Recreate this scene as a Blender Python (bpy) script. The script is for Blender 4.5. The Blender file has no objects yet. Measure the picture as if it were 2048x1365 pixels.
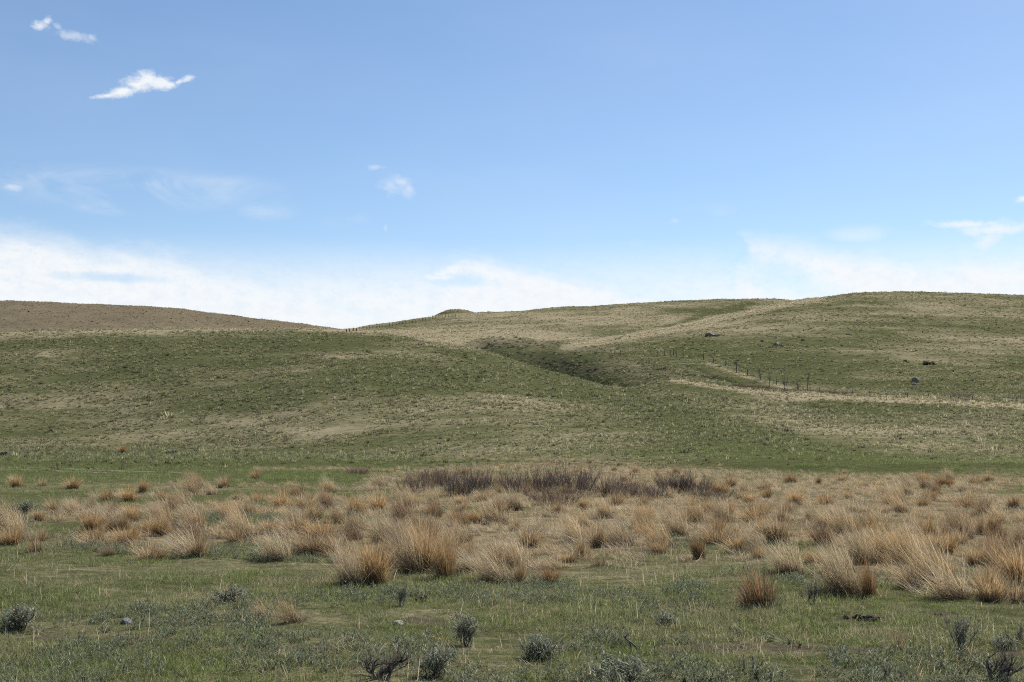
import bpy, math, random
import numpy as np

# ------------------------------------------------------------------ camera, world, sun, exposure
S = bpy.context.scene
COL = S.collection
FPX, W, H = 2600.0, 2048.0, 1365.0          # focal length in photo pixels
HC = 1.70                                   # eye height
PITCH = math.atan((866.0 - H / 2) / FPX)
cp, sp = math.cos(PITCH), math.sin(PITCH)

cam = bpy.data.cameras.new('camera'); cam_o = bpy.data.objects.new('camera', cam); COL.objects.link(cam_o)
cam.sensor_width = 36.0; cam.lens = FPX / W * 36.0
cam.clip_start = 0.1; cam.clip_end = 6000
cam_o.location = (0, 0, HC); cam_o.rotation_euler = (math.pi / 2 + PITCH, 0, 0)
S.camera = cam_o

SUN_EL, SUN_AZ = math.radians(47), math.radians(35)      # azimuth from +Y towards +X
sun = bpy.data.lights.new('sun', 'SUN'); sun.energy = 5.0; sun.angle = math.radians(0.53); sun.color = (1.0, 0.955, 0.88)
sun_o = bpy.data.objects.new('sun', sun); COL.objects.link(sun_o)
sun_o.rotation_euler = (math.pi / 2 - SUN_EL, 0, math.pi - SUN_AZ)
S.view_settings.view_transform = 'Standard'; S.view_settings.look = 'None'
S.view_settings.exposure = 0.36; S.view_settings.gamma = 1.0; S.view_settings.use_curve_mapping = False
S.cycles.max_bounces = 5; S.cycles.diffuse_bounces = 3; S.cycles.glossy_bounces = 1; S.cycles.transmission_bounces = 3
S.cycles.use_denoising = False
S.cycles.pixel_filter_type = 'BLACKMAN_HARRIS'; S.cycles.filter_width = 1.05

class NT:
    """small helper for node trees: sockets or numbers in, socket out"""
    def __init__(s, nt): s.nt = nt
    def put(s, sock, v):
        if hasattr(v, 'is_output'): s.nt.links.new(v, sock)
        elif v is not None: sock.default_value = v
    def node(s, typ, **kw):
        n = s.nt.nodes.new(typ)
        for k, v in kw.items(): setattr(n, k, v)
        return n
    def m(s, op, a, b=None, c=None, clamp=False):
        n = s.node('ShaderNodeMath', operation=op, use_clamp=clamp)
        for i, v in enumerate((a, b, c)): s.put(n.inputs[i], v)
        return n.outputs[0]
    def v(s, op, a, b=None):
        n = s.node('ShaderNodeVectorMath', operation=op)
        s.put(n.inputs[0], a); s.put(n.inputs[1], b)
        return n.outputs['Value'] if op in ('LENGTH', 'DOT_PRODUCT') else n.outputs[0]
    def xyz(s, x, y, z=0.0):
        n = s.node('ShaderNodeCombineXYZ')
        for i, q in enumerate((x, y, z)): s.put(n.inputs[i], q)
        return n.outputs[0]
    def noise(s, vec, scale, detail=4, rough=0.55, dist=0.0, color=False):
        n = s.node('ShaderNodeTexNoise'); s.put(n.inputs['Vector'], vec)
        n.inputs['Scale'].default_value = scale; n.inputs['Detail'].default_value = detail
        n.inputs['Roughness'].default_value = rough; n.inputs['Distortion'].default_value = dist
        return n.outputs['Color' if color else 'Fac']
    def ramp(s, fac, lo, hi, a=0.0, b=1.0, smooth=True):
        n = s.node('ShaderNodeMapRange', interpolation_type='SMOOTHSTEP' if smooth else 'LINEAR')
        s.put(n.inputs['Value'], fac)
        for k, q in (('From Min', lo), ('From Max', hi), ('To Min', a), ('To Max', b)): s.put(n.inputs[k], q)
        return n.outputs['Result']
    def mix(s, fac, a, b):
        n = s.node('ShaderNodeMix', data_type='RGBA'); s.put(n.inputs[0], fac)
        s.put(n.inputs[6], a if hasattr(a, 'is_output') else (*a, 1)); s.put(n.inputs[7], b if hasattr(b, 'is_output') else (*b, 1))
        return n.outputs[2]
    def attr(s, name, typ='GEOMETRY', out='Fac'):
        n = s.node('ShaderNodeAttribute', attribute_name=name, attribute_type=typ); return n.outputs[out]

def ray(col, row):
    a = (np.asarray(col, float) - W / 2) / FPX; b = (H / 2 - np.asarray(row, float)) / FPX
    q = cp - b * sp
    return a / q, (sp + b * cp) / q         # x/y and z/y of the ray

world = bpy.data.worlds.new('World'); S.world = world; world.use_nodes = True
wt = world.node_tree; wt.nodes.clear(); w = NT(wt)
SKY_STRENGTH = 0.097
sky = w.node('ShaderNodeTexSky', sky_type='NISHITA', sun_disc=False)
sky.sun_elevation = SUN_EL; sky.sun_rotation = SUN_AZ
sky.altitude = 1200; sky.air_density = 1.0; sky.dust_density = 0.6; sky.ozone_density = 1.6
dirn = w.node('ShaderNodeTexCoord').outputs['Generated']
sep = w.node('ShaderNodeSeparateXYZ'); wt.links.new(dirn, sep.inputs[0])
dx, dy, dz = sep.outputs
az = w.m('ARCTAN2', dx, dy)
el = w.m('DIVIDE', dz, w.m('SQRT', w.m('ADD', w.m('MULTIPLY', dx, dx), w.m('MULTIPLY', dy, dy))))
P = w.xyz(az, el)                            # angular sky coordinates
def sky_xy(c, r):
    u, e = ray(c, r); return math.atan(u), float(e) / math.sqrt(1 + float(u) ** 2)
# cloud bank along the horizon: its upper edge as an angular profile
prof = [(-900, 520), (-600, 450), (-300, 470), (0, 446), (100, 466), (200, 482), (330, 487), (400, 508), (500, 527), (640, 546), (760, 574), (835, 592),
        (905, 497), (940, 489), (1000, 505), (1150, 520), (1300, 543), (1400, 566), (1465, 560), (1500, 468), (1600, 478), (1700, 499), (1850, 514), (1960, 506), (2048, 500),
        (2250, 520), (2500, 480), (2900, 530)]
rp = w.node('ShaderNodeValToRGB'); cr = rp.color_ramp; cr.interpolation = 'LINEAR'
A0, A1, EMAX = -0.75, 0.75, 0.30
for i, (c, r) in enumerate(prof):
    a_, e_ = sky_xy(c, r); pos = (a_ - A0) / (A1 - A0)
    if i == 1: cr.elements.remove(cr.elements[1])
    st = cr.elements[0] if i == 0 else cr.elements.new(pos)
    st.position = pos; st.color = (e_ / EMAX,) * 3 + (1,)
warp = w.noise(w.v('MULTIPLY', P, (1, 2.2, 1)), 9, 5, 0.6)
warp2 = w.noise(w.v('MULTIPLY', P, (1, 1.6, 1)), 34, 5, 0.62)
azw = w.m('ADD', az, w.m('ADD', w.m('MULTIPLY', w.m('SUBTRACT', warp, 0.5), 0.06), w.m('MULTIPLY', w.m('SUBTRACT', warp2, 0.5), 0.02)))
w.put(rp.inputs[0], w.ramp(azw, A0, A1, smooth=False))
top = w.m('MULTIPLY', rp.outputs[0], EMAX)
wisp_vec = w.xyz(w.m('ADD', az, w.m('MULTIPLY', el, 2.6)), w.m('ADD', w.m('MULTIPLY', el, 4.5), w.m('MULTIPLY', az, 0.9)))
wisp = w.noise(wisp_vec, 6.0, 7, 0.62, 0.6)
below = w.m('SUBTRACT', w.m('ADD', w.m('ADD', top, w.m('MULTIPLY', w.m('SUBTRACT', warp2, 0.5), 0.020)), w.m('MULTIPLY', w.m('SUBTRACT', wisp, 0.5), 0.015)), el)
edge = w.ramp(below, -0.009, 0.021)
body = w.ramp(w.m('ADD', wisp, w.m('MULTIPLY', below, 5.0)), 0.30, 0.68, 0.58, 1.0)
low = w.ramp(el, 0.156, 0.094, 0.0, 0.95)               # milky air low down
bank = w.m('MAXIMUM', w.m('MULTIPLY', w.m('MULTIPLY', edge, body), 0.97), w.m('MULTIPLY', low, w.ramp(wisp, 0.30, 0.55, 0.72, 1.0)))
# clear-blue window low behind the right-hand streak and one low at the left
def ell(c, r, rx, ry, rough=1.3, soft=(1.25, 0.15), tilt=0.0):
    a_, e_ = sky_xy(c, r); k = 1 / FPX
    d = w.v('SUBTRACT', P, (a_, e_, 0))
    if tilt:
        n = w.node('ShaderNodeVectorRotate', rotation_type='Z_AXIS'); w.put(n.inputs['Vector'], d); n.inputs['Angle'].default_value = tilt; d = n.outputs[0]
    L = w.v('LENGTH', w.v('MULTIPLY', d, (1 / (rx * k), 1 / (ry * k), 0)))
    n2 = w.m('MULTIPLY', w.m('SUBTRACT', puffn, 0.5), rough * 2.2)
    return w.ramp(w.m('ADD', L, n2), soft[0], soft[1])
puffn = w.noise(w.v('MULTIPLY', P, (1, 1.35, 1)), 75, 7, 0.68)
finen = w.noise(w.v('MULTIPLY', P, (1, 1.5, 1)), 150, 6, 0.65)
veiln = w.noise(w.v('MULTIPLY', P, (1, 2.4, 1)), 13, 6, 0.6, 0.5)
gap = w.m('MULTIPLY', w.m('ADD', w.m('MULTIPLY', ell(1548, 545, 120, 40, 0.5, (1.5, 0.1), 0.35), 1.0), w.m('ADD', ell(230, 556, 110, 10, 0.5, (1.5, 0.2)), ell(925, 562, 60, 16, 0.5, (1.5, 0.2))), clamp=True), 0.6)
bank = w.m('MULTIPLY', bank, w.m('SUBTRACT', 1.0, gap))
mask = bank
for c, r, rx, ry, al, tl, ro in ((214, 192, 26, 5, .9, -.2, .8), (246, 183, 32, 10, 1.0, -.3, .8), (276, 169, 32, 17, 1.0, -.3, .8), (294, 161, 28, 16, 1.0, 0, .8), (320, 165, 28, 14, 1.0, .1, .8), (340, 170, 18, 9, .95, 0, .8), (356, 165, 15, 5, .75, -.5, .9), (376, 158, 17, 6, .8, -.35, .9),
                             (83, 52, 15, 9, .75, -.3, 1.0), (94, 43, 10, 8, .75, -.6, 1.0), (115, 54, 10, 6, .35, .5, 1.2), (147, 71, 28, 8, .45, .1, 1.3), (183, 75, 9, 6, .45, 0, 1.2), (782, 370, 20, 16, .38, 0, 1.0), (802, 365, 26, 11, .50, .1, 1.0), (818, 378, 11, 18, .45, 0, .9), (875, 555, 36, 9, 1.0, 0, .8), (878, 549, 18, 8, 1.0, 0, .7),
                             (1935, 449, 66, 7, .8, .06, .9), (1985, 460, 60, 13, .8, 0, .9), (1975, 482, 36, 20, .7, -.5, .9), (2030, 458, 40, 10, .7, -.2, .9), (22, 374, 20, 6, .5, 0, 1.0), (2046, 398, 12, 6, .8, 0, .8), (748, 335, 17, 5, .35, 0, 1.2), (1350, 442, 9, 6, .3, 0, 1.0), (771, 456, 4, 6, .3, 0, .6)):
    mask = w.m('MAXIMUM', mask, w.m('MULTIPLY', ell(c, r, rx * 1.12, ry * 1.15, ro * 1.55, (1.35, 0.05) if al > .7 else (1.5, -0.2), tl), al))
mask = w.m('MULTIPLY', mask, w.ramp(finen, 0.22, 0.52, 0.72, 1.0))
veil = None
for c, r, rx, ry, al in ((250, 375, 330, 45, .40), (215, 410, 70, 22, .5), (540, 420, 70, 26, .34), (400, 365, 150, 22, .3), (690, 440, 60, 20, .2), (1720, 470, 80, 22, .4), (1440, 420, 40, 15, .2), (1270, 490, 60, 20, .2),
                          (-700, 380, 500, 60, .35), (2900, 400, 500, 60, .3)):
    a_, e_ = sky_xy(c, r)
    L = w.v('LENGTH', w.v('MULTIPLY', w.v('SUBTRACT', P, (a_, e_, 0)), (FPX / rx, FPX / ry, 0)))
    q = w.m('MULTIPLY', w.ramp(L, 1.25, 0.1), al)
    veil = q if veil is None else w.m('MAXIMUM', veil, q)
veil = w.m('MULTIPLY', veil, w.ramp(veiln, 0.34, 0.66))
mask = w.m('MAXIMUM', mask, veil)

high = w.m('MULTIPLY', w.ramp(w.noise(w.v('MULTIPLY', P, (1, 3.0, 1)), 3.2, 4, 0.5), 0.35, 0.75), 0.06)   # thin cirrus film over the whole sky
mask = w.m('MAXIMUM', mask, high)
hs = w.node('ShaderNodeHueSaturation'); hs.inputs['Saturation'].default_value = 1.08; hs.inputs['Value'].default_value = 1.0
wt.links.new(sky.outputs[0], hs.inputs['Color'])
tintn = w.node('ShaderNodeMix', data_type='RGBA', blend_type='MULTIPLY'); tintn.inputs[0].default_value = 1.0
wt.links.new(hs.outputs[0], tintn.inputs[6]); tintn.inputs[7].default_value = (1.0, 1.0, 1.0, 1)
cloudc = w.mix(w.ramp(puffn, 0.3, 0.6), (6.9, 7.3, 7.75), (7.6, 7.75, 7.9))
final = w.mix(mask, tintn.outputs[2], cloudc)
bg = w.node('ShaderNodeBackground'); wt.links.new(final, bg.inputs[0]); bg.inputs[1].default_value = SKY_STRENGTH
wo = w.node('ShaderNodeOutputWorld'); wt.links.new(bg.outputs[0], wo.inputs[0])

# ------------------------------------------------------------------ numpy helpers
rng = np.random.default_rng(7); random.seed(7)
def _hash(ix, iy, seed):
    h = (ix.astype(np.int64) * 374761393 + iy.astype(np.int64) * 668265263 + seed * 974711) & 0xFFFFFFFF
    h = ((h ^ (h >> 13)) * 1274126177) & 0xFFFFFFFF
    return ((h ^ (h >> 16)) & 0xFFFF) / 65535.0
def vnoise(x, y, seed=0):
    ix, iy = np.floor(x), np.floor(y); fx, fy = x - ix, y - iy
    sx, sy = fx * fx * (3 - 2 * fx), fy * fy * (3 - 2 * fy)
    a, b = _hash(ix, iy, seed), _hash(ix + 1, iy, seed); c, d = _hash(ix, iy + 1, seed), _hash(ix + 1, iy + 1, seed)
    return (a + (b - a) * sx) * (1 - sy) + (c + (d - c) * sx) * sy - 0.5
def fbm(x, y, scale, octv=4, seed=0, gain=0.5):
    x = x / scale; y = y / scale; s = 0; a = 1
    for o in range(octv):
        s = s + a * vnoise(x * 2 ** o + 17.3 * o, y * 2 ** o - 9.1 * o, seed + o); a *= gain
    return s
def sstep(a, b, x):
    t = np.clip((x - a) / (b - a), 0, 1); return t * t * (3 - 2 * t)
def pchip(xs, ys):
    xs, ys = np.array(xs, float), np.array(ys, float)
    h = np.diff(xs); d = np.diff(ys) / h; m = np.zeros_like(xs); m[0], m[-1] = d[0], d[-1]
    for i in range(1, len(xs) - 1):
        m[i] = 0 if d[i - 1] * d[i] <= 0 else (h[i - 1] + h[i]) / (h[i - 1] / d[i] + h[i] / d[i - 1])
    xx = np.linspace(xs[0], xs[-1], 1500); k = np.clip(np.searchsorted(xs, xx) - 1, 0, len(h) - 1)
    t = (xx - xs[k]) / h[k]
    yy = (2*t**3-3*t**2+1)*ys[k] + (t**3-2*t**2+t)*h[k]*m[k] + (-2*t**3+3*t**2)*ys[k+1] + (t**3-t**2)*h[k]*m[k+1]
    return lambda q: np.interp(q, xx, yy)
def curve_E(pts):                            # (column, row) outline -> elevation over x/y
    u, e = ray([p[0] for p in pts], [p[1] for p in pts]); return pchip(u, e)
def curve_Y(pts):                            # (column, metres)
    u, _ = ray([p[0] for p in pts], [870] * len(pts)); return pchip(u, [p[1] for p in pts])
def smax(a, b, k):
    h = np.maximum(k - np.abs(a - b), 0) / k; return np.maximum(a, b) + h * h * k * 0.25

# ------------------------------------------------------------------ the terrain as one height function
HILLS = [  # name, crest outline, crest distance, foot distance, foot row (None: level ground), front exponent, back width, blend
    dict(n='far_hill', crest=[(-1500, 640), (-600, 612), (-200, 602), (0, 602), (150, 606), (300, 614), (450, 630), (560, 643), (690, 660), (800, 680), (1000, 760)],
         dc=[(-1500, 560), (700, 560), (1000, 520)], df=[(-1500, 330), (1000, 330)], fr=[(-1500, 740), (1000, 800)], ex=1.35, bw=200, k=2.0),
    dict(n='knoll', crest=[(400, 900), (780, 720), (850, 643), (876, 630), (892, 623), (912, 620.5), (932, 622.5), (950, 627), (975, 636), (1030, 690), (1400, 900)], dc=[(780, 560), (1030, 560)], df=[(780, 480), (1030, 480)], fr=[(780, 800), (1030, 800)], ex=1.3, bw=60, k=1.0),
    dict(n='knoll', crest=[(1500, 900), (1880, 640), (1950, 600), (1985, 591), (2030, 591), (2100, 590), (2300, 600), (2800, 640)], dc=[(1880, 560), (2800, 560)], df=[(1880, 460), (2800, 460)], fr=[(1880, 800), (2800, 800)], ex=1.3, bw=60, k=1.0),
    dict(n='back_hill', crest=[(300, 800), (500, 735), (620, 685), (690, 660.5), (760, 650), (840, 638), (900, 630), (950, 627), (1000, 624.5), (1040, 622), (1090, 616), (1130, 613.5), (1180, 612), (1240, 608), (1300, 605), (1400, 601.5), (1500, 598), (1600, 600), (1800, 615), (2200, 700)],
         dc=[(300, 420), (690, 430), (900, 460), (2200, 470)], df=[(300, 290), (2200, 290)], fr=[(300, 820), (690, 700), (940, 706), (1100, 712), (1400, 700), (2200, 800)], ex=1.35, bw=110, k=2.0),
    dict(n='right_hill', crest=[(900, 790), (1050, 712), (1130, 693), (1200, 682), (1300, 664), (1420, 638), (1500, 620), (1560, 608), (1640, 595), (1720, 588), (1800, 585), (1900, 587), (2048, 594), (2300, 612), (2800, 660), (3500, 740)],
         dc=[(900, 255), (1130, 270), (1300, 290), (1560, 325), (1800, 345), (2300, 330), (3500, 300)], df=[(900, 235), (1130, 232), (1250, 220), (1340, 206), (1500, 176), (1600, 165), (2048, 160), (3500, 150)],
         fr=[(900, 800), (1050, 735), (1130, 722), (1250, 716), (1340, 724), (1500, 768), (1600, 790), (1800, 803), (2048, 812), (3500, 840)], ex=1.45, bw=90, k=1.2),
    dict(n='mound', crest=[(820, 760), (880, 712), (920, 696), (950, 683), (1000, 676), (1060, 677), (1120, 685), (1180, 694), (1250, 709), (1320, 722), (1400, 744), (1480, 775), (1600, 830)],
         dc=[(820, 214), (1060, 212), (1250, 204), (1480, 186), (1600, 175)], df=[(820, 206), (1000, 201), (1060, 200), (1250, 188), (1480, 172), (1600, 160)], fr=[(820, 775), (900, 735), (1000, 719), (1100, 743), (1230, 768), (1350, 768), (1480, 788), (1600, 835)], ex=1.5, bw=16, k=0.45),
    dict(n='hill', crest=[(-1500, 700), (-600, 672), (-200, 667), (0, 664), (150, 661), (350, 660), (550, 660), (700, 664), (800, 675), (860, 683), (940, 697), (1000, 714), (1060, 736), (1120, 752), (1180, 768), (1250, 785), (1350, 812), (1500, 858), (1700, 930), (1900, 990)],
         dc=[(-1500, 170), (0, 186), (500, 190), (860, 188), (1060, 176), (1250, 150), (1500, 110), (1900, 70)], df=[(-1500, 100), (0, 112), (400, 104), (800, 84), (1100, 70), (1500, 62), (1900, 55)], fr=None, ex=1.45, bw=55, k=1.2),
    dict(n='terrace', crest=[(1050, 880), (1180, 815), (1290, 772), (1348, 758), (1450, 769), (1567, 785), (1707, 793), (1850, 797), (2048, 803), (2300, 800), (3500, 830)],
         dc=[(1050, 130), (1348, 158), (1567, 148), (2048, 140), (3500, 120)], df=[(1050, 66), (1400, 62), (1700, 56), (2048, 54), (3500, 48)], fr=None, ex=1.12, bw=26, k=0.9),
]
for h in HILLS:
    h['E'] = curve_E(h['crest']); h['D'] = curve_Y(h['dc']); h['F'] = curve_Y(h['df']); h['R'] = curve_E(h['fr']) if h['fr'] else None
V_START = curve_Y([(-1500, 125), (300, 125), (700, 90), (1000, 68), (1400, 62), (3500, 62)])
def layers(x, y):
    r = np.hypot(x, y); Y = np.maximum(y, 0.35 * r) + 1e-6; u = np.clip(x / Y, -1.6, 1.6)
    a = np.abs(np.arctan2(x, y)); wgt = 1 - sstep(math.radians(50), math.radians(100), a)
    t = np.maximum(Y - V_START(u), 0)
    zv = 0.074 * t * t / (t + 18) * wgt
    zs = [zv]
    for h in HILLS:
        D, F, E = h['D'](u), h['F'](u), h['E'](u)
        fe = h['R'](u) if h['R'] is not None else -HC / F
        tt = (D - Y) / (D - F)
        front = E - (E - fe) * np.maximum(tt, 0) ** h['ex']
        b = np.maximum(-tt, 0) * (D - F) / h['bw']
        e = np.where(tt > 0, front, E - 0.05 * b * b)
        zs.append(np.maximum((HC + Y * e - 0.3 * np.maximum(F - Y, 0)) * wgt, -30) - (1 - wgt) * 3)
    return zs
def terrain(x, y, detail=True):
    zs = layers(x, y); z = zs[0]
    for h, zi in zip(HILLS, zs[1:]): z = smax(z, zi, h['k'])
    z = np.maximum(z, -1.0)
    if detail:
        r = np.hypot(x, y); far = sstep(70, 150, r)
        z = z + (1 - far) * (0.05 * fbm(x, y, 5.0, 3, 11) + 0.05 * fbm(x, y, 0.9, 3, 21)) * sstep(1, 6, r)
        z = z + far * (0.55 * fbm(x, y, 22, 3, 31) + 0.22 * fbm(x, y, 4.5, 3, 41)) * (0.6 + r / 600)
    return z
def project(x, y, z):
    dep = y * cp + (z - HC) * sp; dep = np.where(np.abs(dep) < 1e-6, 1e-6, dep)
    return W / 2 + FPX * x / dep, H / 2 - FPX * (-y * sp + (z - HC) * cp) / dep
YS = np.geomspace(5, 900, 5000)
def ground_at(col, row):                     # the place on the terrain that the photograph shows there
    u, e = ray(col, row); u, e = float(u), float(e)
    x = u * YS; z = terrain(x, YS); below = (z - (HC + e * YS)) > 0
    i = int(np.argmax(below)) if below.any() else len(YS) - 1
    return np.array([x[i], YS[i], z[i]])

def poly_dist(c, r, pts, ratio=1.0):         # distance to a polyline, rows weighted by ratio
    best = np.full(np.shape(c), 1e9)
    for (x0, y0), (x1, y1) in zip(pts[:-1], pts[1:]):
        dx_, dy_ = x1 - x0, (y1 - y0) * ratio; l2 = dx_ * dx_ + dy_ * dy_
        t = np.clip(((c - x0) * dx_ + (r - y0) * ratio * dy_) / l2, 0, 1)
        best = np.minimum(best, np.hypot(c - x0 - t * dx_, (r - y0) * ratio - t * dy_))
    return best
BLOBS = [(100, 666, 220, 6, .5), (480, 661, 250, 3.5, .45), (700, 668, 120, 7, .35), (220, 815, 260, 42, .05), (420, 885, 330, 16, .14), (625, 862, 85, 8, .45), (680, 714, 45, 4, .6), (300, 682, 250, 10, -.25), (560, 690, 200, 14, -.2),
         (120, 740, 220, 30, -.15), (250, 935, 420, 20, -.75), (700, 962, 130, 16, -.6), (600, 950, 220, 10, -.5), (980, 845, 160, 16, .12), (1150, 880, 160, 14, .2), (900, 900, 260, 12, .15), (720, 850, 90, 30, .1), (1060, 800, 90, 20, .1), (800, 790, 120, 30, -.15),
         (1640, 925, 150, 18, -.55), (1480, 880, 130, 24, -.35), (1225, 776, 40, 6, .5), (1300, 790, 60, 8, .3), (1740, 816, 130, 9, -.6), (1700, 862, 260, 22, .35), (1950, 850, 120, 40, .1), (1900, 900, 200, 18, .25), (1560, 835, 110, 14, .3), (1560, 800, 70, 9, .5),
         (880, 690, 110, 16, .5), (1000, 667, 130, 12, .4), (1110, 678, 90, 5, .5), (850, 650, 110, 7, -.2), (1450, 660, 110, 12, .3), (1430, 622, 90, 8, -.5), (1250, 640, 150, 10, .25), (1150, 660, 130, 8, -.2), (1100, 632, 150, 6, .2), (1600, 690, 260, 40, .0), (1750, 640, 220, 30, -.12), (1950, 700, 150, 40, .22), (1800, 710, 120, 12, .28), (1620, 640, 70, 10, .2), (1900, 620, 200, 16, .2),
         (1480, 715, 180, 24, -.2), (1400, 700, 60, 12, -.1), (1060, 684, 110, 7, .12), (1180, 700, 80, 8, .15)]
STREAKS = [([(1090, 742), (1160, 768), (1250, 795), (1350, 835), (1450, 865), (1600, 905), (1720, 942)], 26, -.5, 1.0), ([(1345, 762), (1440, 775), (1567, 791), (1700, 799), (1850, 804), (2048, 814), (2300, 815)], 7, .8, 1.6),
           ([(1130, 695), (1200, 684), (1300, 667), (1420, 642), (1500, 624), (1570, 610), (1640, 598)], 8, .95, 1.6), ([(1330, 655), (1420, 628), (1500, 608)], 7, -.45, 1.6), ([(1418, 728), (1500, 756), (1600, 784), (1680, 795)], 6, .5, 1.6), ([(640, 672), (760, 678), (880, 697), (980, 722), (1080, 754)], 11, -.32, 1.3)]
def dryness(x, y, z):
    c, r = project(x, y, z); ok = y > 3
    d = 0.35 + 0.42 * fbm(x * 0.5, y, 7, 4, 51, 0.65) + 0.22 * fbm(x * 0.6, y, 40, 3, 61)
    d = d + 0.20 * sstep(205, 270, y)
    for bc, br, sx, sy, am in BLOBS: d = d + np.where(ok, am * np.exp(-((c - bc) / sx) ** 2 - ((r - br) / sy) ** 2), 0)
    for pts, wd, am, ra in STREAKS: d = d + np.where(ok, am * np.exp(-(poly_dist(c, r, pts, ra) / wd) ** 2), 0)
    d = d - 0.16 * (1 - sstep(50, 90, y))
    return np.clip(d, 0, 1)
BELT_TOP = [(-400, 1010), (0, 1060), (140, 1010), (260, 985), (400, 965), (520, 975), (700, 980), (790, 950), (900, 938), (1100, 925), (1300, 935), (1450, 945), (1600, 955), (2400, 955)]
BELT_BOT = [(-400, 1090), (0, 1095), (140, 1080), (300, 1110), (450, 1120), (600, 1125), (750, 1150), (900, 1140), (1100, 1150), (1200, 1115), (1450, 1115), (1560, 1155), (1750, 1170), (1900, 1190), (2400, 1215)]
def belt(x, y, z):                           # 1 inside the straw belt
    c, r = project(x, y, z)
    c2 = c + 60 * fbm(x, y, 3.0, 2, 71)
    t, b = np.interp(c2, *zip(*BELT_TOP)), np.interp(c2, *zip(*BELT_BOT))
    m = sstep(-16, 10, r - t) * sstep(-22, 20, b - r)
    dens = np.interp(c2, [-400, 100, 500, 800, 1000, 2400], [.35, .5, .7, .9, 1.0, 1.0])
    patch = sstep(-0.12, 0.18, fbm(x, y, 3.2, 3, 81) + (dens - 0.60) * 1.1)
    s1 = np.maximum(np.exp(-(poly_dist(c, r, [(515, 941), (640, 938), (800, 941)], 2) / 9) ** 2), np.maximum(np.exp(-(poly_dist(c, r, [(880, 928), (1050, 918), (1190, 922)], 2) / 14) ** 2), np.exp(-(poly_dist(c, r, [(1230, 888), (1265, 890)], 2) / 9) ** 2)))
    return np.where(y > 3, np.maximum(m * patch, 0.8 * s1 * sstep(-.25, .15, fbm(x, y, 3.0, 3, 83))), 0)
def soilness(x, y, z):
    c, r = project(x, y, z)
    s = np.zeros_like(c)
    for pts, wd, am in (([(-100, 1288), (120, 1274), (350, 1282)], 9, .9), ([(420, 1292), (700, 1300)], 6, .5), ([(1120, 1297), (1300, 1302), (1480, 1295), (1700, 1300), (2100, 1308)], 6, .85), ([(1680, 1236), (1760, 1238)], 6, .8), ([(820, 1240), (900, 1252)], 8, .7),
                        ([(60, 1190), (160, 1205)], 5, .5), ([(1860, 1228), (1890, 1228)], 6, .8), ([(1000, 1283), (1140, 1288)], 5, .6), ([(1640, 1345), (1760, 1340)], 5, .5)):
        s = np.maximum(s, am * np.exp(-(poly_dist(c, r, pts, 1.8) / wd / 1.6) ** 2))
    return np.where(y > 3, np.clip(s + 0.9 * fbm(x, y, 0.7, 3, 91) * sstep(0.05, 0.4, s) + 1.6 * (y < 60) * np.maximum(fbm(x, y, 1.2, 4, 95) - 0.30, 0), 0, 1), 0)

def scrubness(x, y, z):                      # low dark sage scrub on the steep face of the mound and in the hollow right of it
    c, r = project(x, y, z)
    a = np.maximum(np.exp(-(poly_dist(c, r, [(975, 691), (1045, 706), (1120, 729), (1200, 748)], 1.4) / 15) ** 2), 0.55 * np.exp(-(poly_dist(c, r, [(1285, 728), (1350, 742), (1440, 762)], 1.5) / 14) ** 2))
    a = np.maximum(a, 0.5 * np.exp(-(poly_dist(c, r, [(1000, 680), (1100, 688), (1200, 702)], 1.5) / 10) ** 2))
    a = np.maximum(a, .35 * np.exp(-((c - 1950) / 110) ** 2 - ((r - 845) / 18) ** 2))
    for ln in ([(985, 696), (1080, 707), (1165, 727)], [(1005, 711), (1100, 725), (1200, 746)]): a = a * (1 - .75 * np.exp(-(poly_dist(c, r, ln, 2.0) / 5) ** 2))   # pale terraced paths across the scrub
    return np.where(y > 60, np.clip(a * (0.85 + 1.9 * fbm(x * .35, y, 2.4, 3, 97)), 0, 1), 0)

# ------------------------------------------------------------------ materials
def new_mat(name):
    m = bpy.data.materials.new(name); m.use_nodes = True; m.node_tree.nodes.clear()
    return m, NT(m.node_tree)
def finish(n, shader):
    o = n.node('ShaderNodeOutputMaterial'); n.nt.links.new(shader, o.inputs[0])
def plain(name, ca, cb, scale=20.0, rough=0.9, bump=0.3, bscale=60.0):
    m, n = new_mat(name)
    pos = n.node('ShaderNodeTexCoord').outputs['Object']
    f = n.ramp(n.noise(pos, scale, 6, 0.65), 0.3, 0.7)
    b = n.node('ShaderNodeBsdfPrincipled'); n.put(b.inputs['Base Color'], n.mix(f, ca, cb)); b.inputs['Roughness'].default_value = rough
    b.inputs['Specular IOR Level'].default_value = 0.25
    bp = n.node('ShaderNodeBump'); bp.inputs['Strength'].default_value = bump; n.put(bp.inputs['Height'], n.noise(pos, bscale, 5, 0.6)); bp.inputs['Distance'].default_value = 0.02
    n.nt.links.new(bp.outputs[0], b.inputs['Normal']); finish(n, b.outputs[0]); return m
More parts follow.
